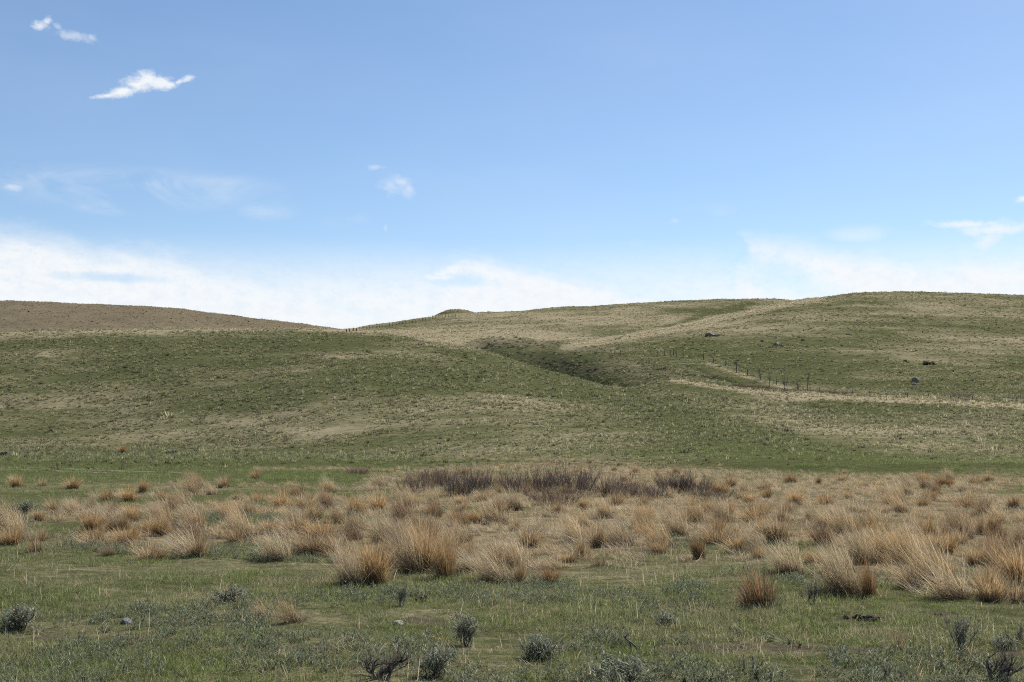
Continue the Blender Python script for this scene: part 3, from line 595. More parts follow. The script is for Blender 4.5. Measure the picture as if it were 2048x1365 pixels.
# ------------------------------------------------------------------ tussocks: one object each
NB = 460
def up_blades(n, R, th, bend, l0, l1, wd=0.008, segs=3):
    b = disc(n, R, pw=0.6); nb = rng.integers(3, 7); k = rng.integers(0, nb, n)            # a tuft is several bunches, each with its own lean and height
    cen = disc(nb, R * 1.0, pw=.8); b = cen[k] + b * .62; l0, l1 = l0 * rng.uniform(.55, 1.1, nb)[k], l1 * rng.uniform(.62, 1.12, nb)[k]
    out = np.arctan2(b[:, 1], b[:, 0]); rr_ = np.clip(np.hypot(b[:, 0], b[:, 1]) / R, 0, 1.4); th = th * rng.uniform(.5, 1.9, nb)[k]; bend = bend * rng.uniform(.4, 2.2, nb)[k]
    return blades(b, out + rng.normal(0, 0.7, n), np.abs(rng.normal(th, 0.09, n)) * (0.4 + rr_), np.abs(rng.normal(bend, .15, n)), rng.uniform(l0, l1, n) * (1.05 - 0.25 * rr_), wd * rng.uniform(.6, 1.3, n), segs)
def lean_blades(n, R, t0, t1, b0, b1, l0, l1, spread=0.75, wd=0.008, dirn=math.pi, shift=0.0, segs=4):
    b = disc(n, R, pw=0.6); b[:, 0] += shift
    return blades(b, rng.normal(dirn, spread, n), rng.uniform(t0, t1, n), rng.uniform(b0, b1, n), rng.uniform(l0, l1, n), wd * rng.uniform(.6, 1.3, n), segs)
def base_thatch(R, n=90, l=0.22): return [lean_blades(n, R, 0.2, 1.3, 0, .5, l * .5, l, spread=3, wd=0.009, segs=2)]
TK = {}
for kind, n_var in (('amber', 4), ('tall', 3), ('lodged', 4), ('mixed', 3), ('sparse', 3), ('greenbase', 2)):
    TK[kind] = []
    for _ in range(n_var):
        if kind == 'amber': main, sub = [up_blades(NB + 60, .15, .27, .30, .38, .82), lean_blades(26, .18, .2, .7, .4, 1.2, .5, .9)], [lean_blades(40, .22, .5, 1.2, .3, .9, .3, .65)]
        if kind == 'tall': main, sub = [up_blades(NB + 60, .14, .16, .20, .46, .88), lean_blades(16, .16, .1, .5, .4, 1.2, .5, .9)], [lean_blades(30, .20, .5, 1.2, .3, .9, .3, .6)]
        if kind == 'lodged': main, sub = [lean_blades(NB, .30, .15, 1.0, .3, 1.0, .40, .85, .8)], [lean_blades(110, .34, .7, 1.35, .1, .5, .30, .8, 1.0), up_blades(26, .25, .2, .4, .4, .7)]
        if kind == 'mixed': main, sub = [up_blades(NB, .15, .22, .25, .40, .84), up_blades(60, .26, .25, .4, .3, .6)], [lean_blades(130, .20, .25, 1.0, .4, 1.0, .45, .9, .6, shift=-.16)]
        if kind == 'sparse': main, sub = [up_blades(150, .20, .14, .2, .35, .88, .007)], [lean_blades(50, .26, .4, 1.3, .3, 1.2, .3, .7, 1.6)]
        if kind == 'greenbase': main, sub = [up_blades(NB + 20, .17, .22, .22, .40, .88)], [lean_blades(30, .2, .2, .9, .4, 1.2, .5, .85)]
        mk = blade_mesh('tussock_' + kind, main, M['pale'] if kind == 'lodged' else M['tussock'])
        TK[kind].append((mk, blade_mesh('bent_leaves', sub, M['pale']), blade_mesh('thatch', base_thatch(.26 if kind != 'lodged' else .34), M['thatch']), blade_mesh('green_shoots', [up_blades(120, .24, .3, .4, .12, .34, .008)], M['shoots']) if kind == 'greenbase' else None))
TINTS = {'amber': (1.04, 1.0, .93), 'orange': (1.06, .965, .82), 'tan': (.98, .97, .95), 'brown': (.66, .56, .50), 'pale': (1.06, 1.06, 1.06), 'grey': (.70, .70, .72), 'red': (.82, .66, .58)}
TN = [0]
def tussock(c, r, h, wpx, kind, tint, label, group=None, flip=None):
    g = ground_at(c, r); hm = h * g[1] / FPX; wm = wpx * g[1] / FPX
    i = TN[0] % len(TK[kind]); TN[0] += 1; mk, sub, th, gs = TK[kind][i]
    hz = {'amber': .58, 'tall': .66, 'lodged': .41, 'mixed': .62, 'sparse': .68, 'greenbase': .64}[kind]; wz = {'amber': .60, 'tall': .46, 'lodged': .98, 'mixed': .84, 'sparse': .60, 'greenbase': .58}[kind]
    o = obj('grass_tussock', mk, loc=(g[0], g[1], g[2] - 0.02)); sz = min(max(hm / hz, .3), 1.4); sx = min(max(wm / wz, .55 * sz), 2.0 * sz)
    o.scale = (sx, (sx + sz) / 2, sz); o.rotation_euler = (0, 0, random.uniform(-.35, .35) if kind in ('lodged', 'mixed') else random.uniform(0, 6.28) if kind not in ('tall',) else random.uniform(-.6, .6))
    tz = o.rotation_euler.z; lx, ly = random.gauss(-.13, .10), random.gauss(0, .09)   # the wind-lean of the whole tuft
    o.rotation_euler = (ly * math.cos(tz) + lx * math.sin(tz), -ly * math.sin(tz) + lx * math.cos(tz), tz)
    k = TINTS[tint]; q = random.uniform(.86, 1.12); o.color = (k[0] * q, k[1] * q, k[2] * q, 1)
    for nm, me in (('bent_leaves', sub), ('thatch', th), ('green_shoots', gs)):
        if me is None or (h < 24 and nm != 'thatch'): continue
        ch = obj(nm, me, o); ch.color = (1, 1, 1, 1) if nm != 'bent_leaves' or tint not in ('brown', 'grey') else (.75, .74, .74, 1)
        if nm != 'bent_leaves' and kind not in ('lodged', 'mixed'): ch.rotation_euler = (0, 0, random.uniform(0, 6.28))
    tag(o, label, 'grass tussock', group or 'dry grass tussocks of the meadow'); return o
for args in [
    (38, 975, 32, 36, 'amber', 'amber', 'amber tussock at far left, just below the dirt track'), (82, 973, 26, 42, 'sparse', 'tan', 'thin pale tussock between two amber ones below the track'), (142, 978, 27, 52, 'amber', 'amber', 'broad amber tussock, rightmost of three below the track'),
    (215, 1003, 32, 50, 'mixed', 'amber', 'tan tussock with dark base at left end of a joined row'), (262, 1003, 36, 45, 'amber', 'orange', 'orange tussock in the middle of the joined upper-left row'), (287, 985, 28, 24, 'tall', 'orange', 'narrow upright orange tussock behind the joined upper-left row'),
    (326, 1002, 30, 40, 'mixed', 'amber', 'amber tussock standing alone right of the joined upper-left row'), (396, 977, 26, 60, 'lodged', 'brown', 'pale brown flopped tussock highest in the left meadow'), (425, 990, 22, 44, 'lodged', 'tan', 'tan flopped tussock just below the highest left one'),
    (478, 1000, 20, 36, 'amber', 'tan', 'low round tan tussock right of the flopped brown pair'), (150, 1018, 16, 50, 'lodged', 'pale', 'flat pale tussock lying left of the big left clump'), (185, 1062, 48, 62, 'amber', 'orange', 'orange tussock at the left front corner of the big left clump'),
    (210, 1048, 36, 72, 'lodged', 'pale', 'pale leaning tussock behind the front of the big left clump'), (245, 1061, 46, 60, 'mixed', 'tan', 'straw tussock with black shaded base in the big left clump'), (268, 1043, 36, 36, 'tall', 'orange', 'upright orange tussock in the back of the big left clump'),
    (293, 1066, 40, 42, 'amber', 'amber', 'amber tussock near the right end of the big left clump'), (330, 1068, 33, 40, 'tall', 'orange', 'brightest orange tussock, right end of the big left clump'), (325, 1036, 30, 56, 'lodged', 'brown', 'brown flopped tussock above the big left clump'),
    (385, 1037, 30, 60, 'lodged', 'pale', 'pale flopped tussock right of the big left clump'), (457, 1036, 42, 46, 'amber', 'orange', 'orange brown tussock midway along the left meadow'), (484, 1083, 56, 56, 'sparse', 'tan', 'tall thin tan tussock in front of the orange brown one'),
    (24, 1091, 52, 46, 'amber', 'orange', 'bright orange tussock at the left edge of the picture'), (70, 1105, 62, 56, 'sparse', 'amber', 'tall see-through tan tussock beside the orange one at left edge'), (300, 1118, 45, 88, 'greenbase', 'pale', 'pale wide tussock with green foot, lower left meadow'),
    (212, 1112, 24, 44, 'greenbase', 'grey', 'small greyish tussock with dark green foot, lower left'), (380, 1105, 36, 82, 'lodged', 'pale', 'pale tussock combed flat to the left, lower left meadow'), (415, 1100, 36, 40, 'sparse', 'tan', 'thin tan tussock at the right end of the flattened pale one'),
    (513, 960, 27, 27, 'amber', 'orange', 'small orange tussock alone at the end of the dirt track'), (602, 995, 30, 42, 'amber', 'brown', 'brown tussock at the back of the middle meadow'), (568, 1018, 45, 50, 'amber', 'orange', 'orange tussock left of centre behind pale straw'),
    (648, 1008, 30, 30, 'tall', 'amber', 'narrow amber tussock at the back of the middle meadow'), (705, 1032, 50, 52, 'amber', 'orange', 'round orange tussock with pale stub at its foot'), (748, 984, 16, 46, 'lodged', 'tan', 'flat tan tussock alone on the green strip'),
    (561, 1122, 50, 92, 'lodged', 'pale', 'silvery tussock leaning left in front of the middle meadow'), (636, 1108, 42, 62, 'amber', 'grey', 'grey brown tussock right of the silvery leaning one'), (706, 1173, 62, 80, 'lodged', 'pale', 'pale half of the front pair, leaning left'),
    (752, 1168, 98, 62, 'amber', 'orange', 'orange tussock with black base, front pair, rising over pale leaves'), (827, 1145, 66, 72, 'lodged', 'tan', 'pale leaning tussock at the foot of the tallest orange one'), (856, 1142, 106, 66, 'amber', 'orange', 'tallest orange tussock in the centre of the foreground'),
    (893, 1156, 100, 42, 'tall', 'orange', 'slim upright orange tussock right of the tallest one'), (820, 1014, 28, 32, 'amber', 'orange', 'small orange tussock below the left end of the dark shrubs'), (871, 1036, 40, 40, 'amber', 'brown', 'brown tussock below the dark shrubs, left of centre'),
    (922, 1050, 40, 46, 'amber', 'amber', 'amber tussock below the dark shrubs, beside a brown one'), (957, 1047, 38, 40, 'amber', 'orange', 'orange tussock below the middle of the dark shrubs'), (994, 1026, 32, 62, 'amber', 'orange', 'broad orange tussock close under the dark shrubs'),
    (537, 1234, 58, 56, 'sparse', 'pale', 'left one of the two thin tussocks standing in front at left'), (592, 1245, 88, 52, 'sparse', 'amber', 'thin orange tussock with tall stalks and a dark foot'), (953, 1142, 40, 72, 'lodged', 'pale', 'pale tussock at the left end of the low front row'),
    (1000, 1163, 56, 92, 'lodged', 'tan', 'wide tan tussock in the middle of the low front row'), (1040, 1167, 56, 72, 'mixed', 'amber', 'amber tussock in the right half of the low front row'), (1106, 1167, 46, 56, 'amber', 'red', 'russet tussock at the right end of the low front row'),
    (1296, 1046, 50, 46, 'amber', 'orange', 'rounded orange tussock with dark foot, centre right'), (1228, 1012, 30, 52, 'amber', 'amber', 'amber tussock directly under the dark shrubs, centre right'), (1245, 1087, 36, 26, 'tall', 'brown', 'narrow dark brown tussock, centre right'),
    (1204, 1094, 36, 36, 'amber', 'tan', 'tan tussock left of the narrow dark brown one'), (1327, 1108, 40, 42, 'amber', 'amber', 'amber tussock alone on greener ground, centre right'), (1399, 1118, 52, 32, 'tall', 'brown', 'brown upright tussock with a wispy orange top'),
    (1211, 1132, 40, 58, 'sparse', 'grey', 'faded brown tussock at the front edge, centre right'), (1136, 1125, 28, 52, 'amber', 'tan', 'low tan tussock above the russet end of the front row'), (1426, 1026, 32, 26, 'tall', 'orange', 'narrow orange tussock on the right of the dark shrubs'),
    (1511, 1118, 36, 36, 'amber', 'amber', 'amber tussock behind the large dark one with green foot'), (1527, 1214, 100, 80, 'greenbase', 'brown', 'large dark brown tussock with green foot and thin tall stalks'), (1582, 1146, 50, 84, 'lodged', 'pale', 'pale tussock leaning left behind the large dark one'),
    (1690, 1186, 76, 92, 'lodged', 'tan', 'straw tussock sweeping left, left half of the right front clump'), (1738, 1193, 90, 66, 'mixed', 'red', 'reddish upright tussock, right half of the right front clump'), (1909, 1197, 56, 104, 'lodged', 'pale', 'pale sweeping tussock near the right front edge'),
    (1980, 1200, 66, 70, 'greenbase', 'amber', 'amber tussock with green foot near the right front edge'), (2031, 1204, 82, 62, 'sparse', 'amber', 'tall thin amber tussock at the right edge of the picture'), (1592, 1009, 33, 46, 'amber', 'orange', 'orange tussock with black foot at the back right, left of a pair'),
    (1653, 1009, 31, 42, 'amber', 'orange', 'orange tussock at the back right, right of a pair'), (1783, 1012, 32, 52, 'amber', 'orange', 'brightest orange tussock beside the small green patch, back right'), (1708, 1111, 52, 36, 'amber', 'amber', 'amber tussock with dark foot behind the right front clump'),
    (1694, 1060, 32, 36, 'amber', 'brown', 'brown tussock between two orange ones, middle right'), (1732, 1063, 42, 50, 'tall', 'orange', 'upright orange tussock, middle right'), (1657, 1057, 36, 26, 'tall', 'amber', 'slim amber tussock left of the brown one, middle right'),
    (1619, 1053, 26, 36, 'amber', 'brown', 'low brown tussock left of the slim amber one, middle right'), (1898, 1070, 36, 26, 'tall', 'brown', 'narrow dark tussock standing in the right straw field'), (1868, 1101, 56, 62, 'amber', 'orange', 'large orange tussock in the right straw field'),
    (1841, 1012, 26, 84, 'amber', 'amber', 'wide amber tussock just below the small green patch'), (1902, 973, 16, 19, 'tall', 'orange', 'tiny orange tussock on the back edge of the right straw field'), (1977, 1063, 52, 62, 'amber', 'amber', 'broad amber tussock far right, middle of the straw field'),
    (1990, 1112, 56, 62, 'sparse', 'orange', 'thin orange tussock far right, above the front edge'), (1926, 1091, 46, 42, 'amber', 'tan', 'tan tussock right of the large orange one in the right field'), (1796, 1132, 36, 42, 'amber', 'orange', 'orange tussock right behind the right front clump'),
    (245, 907, 19, 31, 'amber', 'orange', 'orange tussock alone at the foot of the left hill'), (1795, 1297, 30, 34, 'sparse', 'red', 'small reddish tussock alone on the green foreground')]:
    tussock(*args)
# the many smaller tussocks of the straw field: alike in the photograph within each zone
ZONES = [(-60, 480, 'small tan tussock among the scattered clumps at left', 'small tussocks of the left meadow'), (480, 820, 'small tan tussock in the broken middle part of the straw field', 'small tussocks of the middle meadow'),
         (820, 1240, 'small amber tussock in the straw below the dark shrubs', 'small tussocks below the dark shrubs'), (1240, 1640, 'small amber tussock in the straw right of the dark shrubs', 'small tussocks right of the dark shrubs'), (1640, 2140, 'small amber tussock in the dense straw field at right', 'small tussocks of the right straw field')]
made, tries = 0, 0; spots = []
while made < 212 and tries < 8000:
    tries += 1; c = rng.uniform(-40, 2085); t_, b_ = np.interp(c, *zip(*BELT_TOP)), np.interp(c, *zip(*BELT_BOT))
    r = t_ + 6 + (b_ - t_ - 6) * rng.random() ** 1.25
    g = ground_at(c, r)
    if rng.random() > 0.08 + 0.92 * float(belt(g[0], g[1], g[2])): continue
    if any(math.hypot((c - a) / 30, (r - q) / 13) < 1 for a, q in spots): continue
    spots.append((c, r)); made += 1
    sc = 1700.0 / (g[1] ** 1.0) * 0.61; hh = sc * rng.uniform(.65, 1.15)
    zl = [z for z in ZONES if z[0] <= c < z[1]] or [ZONES[-1]]
    tussock(c, r, hh, hh * rng.uniform(.8, 1.6), rng.choice(['amber', 'tall', 'mixed', 'lodged', 'sparse'], p=[.32, .10, .22, .28, .08]), rng.choice(['amber', 'orange', 'tan', 'brown', 'pale'], p=[.30, .20, .26, .16, .08]), zl[0][2], zl[0][3])
# green tufts in the foreground grass
V_GT = [blade_mesh('grass_tuft', [up_blades(150, .16, .35, .5, .14, .34, .007)], M['shoots']) for _ in range(2)]
for i, (c, r, h, wpx, lab) in enumerate([(610, 1312, 24, 42, 'dark green grass tuft in the foreground below the thin orange tussock'), (77, 1178, 22, 36, 'dark green grass tuft at the left of the foreground'), (105, 1312, 26, 32, 'green grass tuft near the lower left corner'),
        (1163, 1290, 18, 36, 'bright green grass tuft on bare soil in the centre foreground'), (1665, 1256, 20, 54, 'wide green grass tuft on the right foreground'), (1030, 1150, 12, 24, 'small green tuft at the foot of the low front row')]):
    g = ground_at(c, r); o = obj('grass_tuft', V_GT[i % 2], loc=(g[0], g[1], g[2] - .01)); k = h * g[1] / FPX / .28; kw = wpx * g[1] / FPX / .42; o.scale = (kw, kw, k); tag(o, lab, 'grass tuft', 'green grass tufts')

# ------------------------------------------------------------------ shrubs
def thicket_parts(n, R, l0, l1, lean, wd, nsub=5, subl=0.3):
    b = disc(n, R, pw=.6); out = np.arctan2(b[:, 1], b[:, 0]); q = np.hypot(b[:, 0], b[:, 1]) / R
    az_ = out + rng.normal(0, .8, n); th = np.abs(rng.normal(lean, .15, n)) * (.35 + q); L = rng.uniform(l0, l1, n)
    d = np.stack([np.sin(th) * np.cos(az_), np.sin(th) * np.sin(az_), np.cos(th)], 1)
    prim = blades(b, az_, th, np.zeros(n), L, np.full(n, wd), 2)
    s = rng.uniform(.3, .95, (n, nsub)); bb = (b[:, None] + d[:, None] * (s * L[:, None])[..., None]).reshape(-1, 3); m_ = len(bb)
    sub = blades(bb, np.repeat(az_, nsub) + rng.normal(0, 1.3, m_), np.abs(rng.normal(.45, .3, m_)), rng.uniform(-.3, .2, m_), rng.uniform(.4, 1, m_) * subl, np.full(m_, wd * .75), 2)
    return prim, sub
SHRUB = []
for _ in range(4):
    p_, s_ = thicket_parts(110 + 20 * _, .46, .30, .98, .52, .011, 8, .36); SHRUB.append((blade_mesh('stems', [p_], M['twig']), blade_mesh('twigs', [s_], M['twig'])))
def shrub(c, r, wpx, h, label, i, group='dark leafless shrubs of the thicket', nm='leafless_shrub', zoff=0.02, extra=None):
    g = ground_at(c, r); a, b = SHRUB[i % 4]
    o = obj(nm, a, loc=(g[0], g[1], g[2] - zoff)); k = h * g[1] / FPX / .74; kw = wpx * g[1] / FPX / 1.12; o.scale = (kw, kw, k); o.rotation_euler = (0, 0, random.uniform(0, 6.28))
    tw = obj('twigs', b, o); dark = ('dark' in label) and 'front' not in label; q = random.uniform(.85, 1.1)
    o.color = tw.color = (.84 * q, .82 * q, .84 * q, 1) if dark else (1.38 * q, 1.20 * q, 1.06 * q, 1); tag(o, label, 'shrub', group); return o
for i, (c, r, wpx, h, lab) in enumerate([(835, 986, 74, 44, 'purplish leafless shrub at the left end of the thicket'), (884, 976, 64, 36, 'purplish shrub behind the left end of the thicket'), (918, 994, 66, 50, 'dark slate shrub, first dark one from the left in the thicket'), (955, 986, 52, 44, 'grey brown shrub right of the first dark one in the thicket'),
        (1003, 982, 62, 34, 'pale grey shrub at the low gap of the thicket'), (1042, 986, 72, 38, 'mid grey shrub left of the darkest one in the thicket'), (1085, 985, 72, 44, 'dark blue grey shrub, left of the darkest in the thicket'), (1147, 986, 80, 48, 'darkest and densest shrub in the centre of the thicket'),
        (1215, 993, 84, 42, 'broad dark shrub right of the densest one in the thicket'), (1262, 999, 72, 40, 'brown grey shrub toward the right of the thicket'), (1112, 1011, 94, 36, 'brownish shrub in front of the darkest one in the thicket'), (1347, 985, 64, 38, 'dark round shrub at the right part of the thicket'),
        (1302, 1001, 62, 34, 'low brown shrub just left of the dark round one'), (1392, 987, 62, 34, 'purplish shrub right of the dark round one'), (1422, 1003, 72, 30, 'brownish low shrub at the right end of the thicket'), (716, 949, 44, 15, 'low purplish shrub on the straw strip left of the thicket'), (862, 962, 70, 22, 'low purplish shrub at the back of the thicket')]):
    shrub(c, r, wpx, h, lab, i)
def woody(nst, H, spread, gn, leaf=0, leafk=1.0, r0=0.0045, sub=4, fine=8):
    """a sagebrush-like plant: crooked tapering stems, forked twigs and small leaves"""
    st, tw, lf = [], [], []
    for _ in range(nst):
        a = random.uniform(0, 6.28); sp_ = abs(random.gauss(spread, spread * .5)); b = disc(1, .05)[0]
        p, d = wander(b, (math.sin(sp_) * math.cos(a), math.sin(sp_) * math.sin(a), math.cos(sp_)), H * random.uniform(.55, .95), 6, gn, .05)
        st.append(tube(p, np.linspace(r0, r0 * .35, 7), 4))
        for _ in range(sub):
            k = random.randint(2, 6); a2 = random.uniform(0, 6.28)
            q, d2 = wander(p[k], d + 0.75 * np.array([math.cos(a2), math.sin(a2), .25]), H * random.uniform(.2, .42), 4, gn, .10)
            tw.append(tube(q, np.linspace(r0 * .45, r0 * .15, 5), 3)); kk = q[rng.integers(1, 5, fine)]
            tw.append(blades(kk + rng.normal(0, .003, kk.shape), rng.uniform(0, 6.28, fine), np.abs(rng.normal(.4, .3, fine)), rng.uniform(-.2, .2, fine), rng.uniform(.05, .15, fine) * H / .35, np.full(fine, .0032), 2))
            if leaf:
                nl = leaf; kk = q[rng.integers(1, 5, nl)] + rng.normal(0, .028, (nl, 3)); lf.append(blades(kk, rng.uniform(0, 6.28, nl), rng.uniform(.1, 1.1, nl), rng.uniform(0, .4, nl), rng.uniform(.015, .04, nl) * leafk, np.full(nl, .009 * leafk), 2))
    return st, tw, lf
def woody_plant(c, r, h, wpx, label, cat, nm, args, group=None):
    g = ground_at(c, r); Hm = h * g[1] / FPX * .74; st, tw, lf = woody(max(2, int(args[0] * .8)), Hm * 1.05, *args[1:])
    o = obj(nm, blade_mesh('stems', st, M['bark']), loc=(g[0], g[1], g[2] - .01)); ext = wpx * g[1] / FPX
    obj('twigs', blade_mesh('twigs', tw, M['twig']), o)
    if lf: obj('leaves', blade_mesh('leaves', lf, M['sage_leaf']), o)
    v = np.array([q.co[0] for ch in o.children for q in ch.data.vertices]); k = ext / max(1e-3, np.percentile(v, 98) - np.percentile(v, 2)); k = min(max(k, .6), 2.2); o.scale = (k, k, 1)
    tag(o, label, cat, group); return o
SG = 'sagebrush plants of the foreground'; BG = 'bare twiggy plants of the foreground'
for c, r, h, wpx, lab, a in [(35, 1257, 52, 68, 'grey sagebrush with dark foot at the left edge of the foreground', (14, .45, .16, 22)), (448, 1204, 36, 70, 'low spreading grey sagebrush left of the thin orange tussock', (10, .8, .2, 14)), (50, 1027, 30, 46, 'grey sagebrush between the amber tussocks at far left', (12, .5, .15, 14, 1.6)),
        (805, 1213, 44, 24, 'narrow upright grey sagebrush in front of the tallest orange tussock', (8, .15, .1, 24)), (932, 1294, 66, 46, 'upright grey sagebrush in the centre foreground, behind the yellow flowers', (13, .3, .14, 18)), (872, 1352, 60, 66, 'grey green sagebrush at the bottom, right of the bare twisted shrub', (12, .45, .15, 26)),
        (1090, 1318, 52, 66, 'grey green sagebrush standing on bare soil in the centre foreground', (13, .45, .16, 26)), (1335, 1250, 30, 48, 'small rounded grey sagebrush in the centre right foreground', (10, .6, .16, 16)), (1228, 1358, 52, 112, 'widest silver sagebrush at the bottom, centre right', (16, .75, .18, 26)),
        (1925, 1305, 78, 58, 'tall dark grey sagebrush on the right foreground', (16, .3, .13, 12)), (340, 909, 10, 24, 'tiny dark sagebrush at the foot of the left hill', (8, .5, .1, 14, 4)), (4, 913, 12, 22, 'tiny dark sagebrush at the left edge below the hill', (8, .5, .1, 14, 4)), (2010, 1300, 26, 40, 'low silver sagebrush near the right edge', (9, .6, .16, 22))]:
    woody_plant(c, r, h, wpx, lab, 'sagebrush', 'sagebrush', (*a[:3], a[3], a[4] if len(a) > 4 else 1.0), SG)
for c, r, h, wpx, lab, a in [(754, 1357, 78, 96, 'bare twisted dark shrub at the bottom left of centre', (11, .55, .26, 0, 1, .011, 4, 10)), (1260, 1303, 54, 18, 'single bent dead twig standing on bare soil', (2, .2, .14, 0, 1, .007, 1, 4)), (1463, 1271, 25, 22, 'little crooked dead twig in the right centre foreground', (4, .4, .3, 0, 1, .008, 2, 4)),
        (1583, 1293, 24, 24, 'little grey dead twig left of the small reddish tussock', (4, .4, .28, 0, 1, .007, 2, 4)), (1620, 1207, 52, 42, 'dark twiggy shrub right of the large dark tussock', (10, .35, .14, 0, 1, .007, 3, 10)), (2036, 1288, 52, 66, 'bare shrub cut by the right edge of the picture', (8, .45, .2, 0, 1, .008, 3, 10)),
        (1997, 1364, 76, 66, 'dark bare shrub in the lower right corner', (9, .4, .16, 0, 1, .010, 4, 10)), (1925, 1356, 42, 34, 'thin bare twig left of the shrub in the lower right corner', (4, .3, .2, 0, 1, .007, 2, 6)), (1785, 1362, 44, 44, 'thin bare twig at the bottom below the small reddish tussock', (4, .4, .18, 0, 1, .007, 2, 6)), (1045, 1241, 20, 22, 'tiny dark dead twig below the low front row', (4, .5, .2, 0, 1, .006, 2, 4)), (1500, 1340, 30, 40, 'thin grey twig at the bottom right of centre', (4, .5, .2, 0, 1, .006, 2, 6))]:
    woody_plant(c, r, h, wpx, lab, 'dead shrub', 'bare_shrub', a, BG)

# ------------------------------------------------------------------ bushes and small shrubs on the right hill
def bush_mesh(): return blade_mesh('foliage', [clump(170, .40, .3, .75, .05, .55, .5, segs=2), clump(80, .42, .1, .4, .06, .9, .4, segs=2)], M['bush'])
BUSH = [bush_mesh() for _ in range(3)]
def bush(c, r, wpx, h, label, i, group='dark bushes on the right hill'):
    g = ground_at(c, r); o = obj('bush', BUSH[i % 3], loc=(g[0], g[1], g[2] - .05)); o.scale = (wpx * g[1] / FPX / 1.1, wpx * g[1] / FPX / 1.1, h * g[1] / FPX / .7); o.rotation_euler = (0, 0, random.uniform(0, 6.28)); tag(o, label, 'bush', group)
for i, (c, r, wpx, h, lab) in enumerate([(1853, 730, 18, 11, 'larger dark bush of the close pair on the right hill'), (1864, 730, 13, 10, 'smaller dark bush of the close pair on the right hill'), (1810, 724, 10, 7, 'dark bush alone left of the close pair on the right hill'), (1907, 744, 5, 5, 'tiny round bush below and right of the close pair'), (1552, 660, 6, 3, 'tiny dark bush high on the right hill above the boulders')]): bush(c, r, wpx, h, lab, i)
for i in range(46):
    u_ = rng.uniform(1150, 2040); v_ = rng.uniform(0, 1); top_ = np.interp(u_, [1150, 1300, 1560, 1800, 2048], [692, 668, 615, 592, 600]); bot_ = np.interp(u_, [1150, 1350, 1560, 2048], [708, 716, 765, 792])
    bush(u_, top_ + (bot_ - top_) * v_, rng.uniform(3, 6), rng.uniform(2, 4), 'tiny dark shrub dotted over the slope of the right hill', i, 'tiny dark shrubs dotting the right hill')
for i in range(26):
    bush(rng.uniform(20, 660), rng.uniform(614, 652), rng.uniform(2.5, 4.5), rng.uniform(2, 3.2), 'tiny dark shrub dotted over the brown far hill', i, 'tiny dark shrubs dotting the far hill')
for i, (c, wpx, h, lab) in enumerate([(1915, 22, 12, 'russet leafless shrub at the foot of the right hill'), (1933, 18, 10, 'smaller russet shrub right beside the first at the hill foot')]): shrub(c, 797, wpx, h, lab, i, 'russet shrubs at the foot of the right hill')
for i, c in enumerate(np.linspace(1478, 1695, 15)):
    shrub(float(c), float(np.interp(c, [1470, 1567, 1700], [772, 783, 790])), 24, 6, 'low brown brush shrub in the line behind the terrace edge', i, 'low brush along the terrace edge')

# ------------------------------------------------------------------ bare saplings by the fence
for c, r, h, ns, lab in [(1538, 776, 42, 1, 'dark bare sapling, leftmost of the group by the fence'), (1572, 781, 40, 3, 'pale many-stemmed sapling in the middle of the group by the fence'), (1617, 786, 42, 1, 'bare sapling at the right of the group by the fence'), (1518, 760, 22, 2, 'short bare sapling just left of the group by the fence'), (1598, 785, 26, 1, 'thin short sapling between the two right saplings')]:
    g = ground_at(c, r); Hm = h * g[1] / FPX; trunk, br = [], []
    for s_ in range(ns):
        a = random.uniform(0, 6.28); p, d = wander((rng.normal(0, .12), rng.normal(0, .12), 0), (.12 * math.cos(a), .12 * math.sin(a), 1), Hm * .95, 7, .05, .05); trunk.append(tube(p, np.linspace(.055, .014, 8) / ns ** .4, 5))
        for _ in range(16 // ns + 4):
            k = random.randint(2, 7); a = random.uniform(0, 6.28); q, _d = wander(p[k], (math.cos(a), math.sin(a), random.uniform(.5, 1.3)), Hm * random.uniform(.16, .34), 4, .12, .1)
            br.append(tube(q, np.linspace(.014, .006, 5), 3)); kk = q[rng.integers(1, 5, 7)]; br.append(blades(kk, rng.uniform(0, 6.28, 7), rng.uniform(.2, .9, 7), np.zeros(7), rng.uniform(.2, .45, 7), np.full(7, .013), 2))
    o = obj('bare_sapling', None, loc=(g[0], g[1], g[2] - .05)); obj('trunk', blade_mesh('trunk', trunk, M['bark']), o); obj('crown', blade_mesh('crown', br, M['twig']), o); tag(o, lab, 'tree', 'bare saplings by the fence')

# ------------------------------------------------------------------ wire fences
def post_mesh(R, Hh, seed):
    r = random.Random(seed); l = r.uniform(-.04, .04); return tube([(0, 0, -.2), (l * .3, 0, Hh * .5), (l, 0, Hh)], [R, R * .95, R * .85], 6)
def fence(posts, label, nwire=3, R=0.045):
    base = [ground_at(c, r) for c, r, h in posts]; o = obj('wire_fence', None, loc=tuple(base[0])); tag(o, label, 'fence'); tops = []
    for i, (b, (c, r, h)) in enumerate(zip(base, posts)):
        Hh = h * b[1] / FPX; v, t, a_, b_ = post_mesh(R * (1.5 if h >= 14 else 1), Hh, i); obj('post', make_mesh('post', v, t, M['post']), o, tuple(b - base[0])); tops.append((b - base[0], Hh))
    hmed = float(np.median([q[1] for q in tops]))
    for k in range(nwire):
        pts = []
        for (b, Hh), (b2, H2) in zip(tops[:-1], tops[1:]):
            for f_ in (0, .5): q = b + (b2 - b) * f_; pts.append((q[0], q[1] - .09, q[2] + hmed * (.42 + .24 * k) - (.04 if f_ else 0)))
        q = tops[-1][0]; pts.append((q[0], q[1] - .09, q[2] + hmed * (.42 + .24 * k)))
        v, t, a_, b_ = tube(pts, np.full(len(pts), .006), 3); obj('wire', make_mesh('wire', v, t, M['wire']), o)
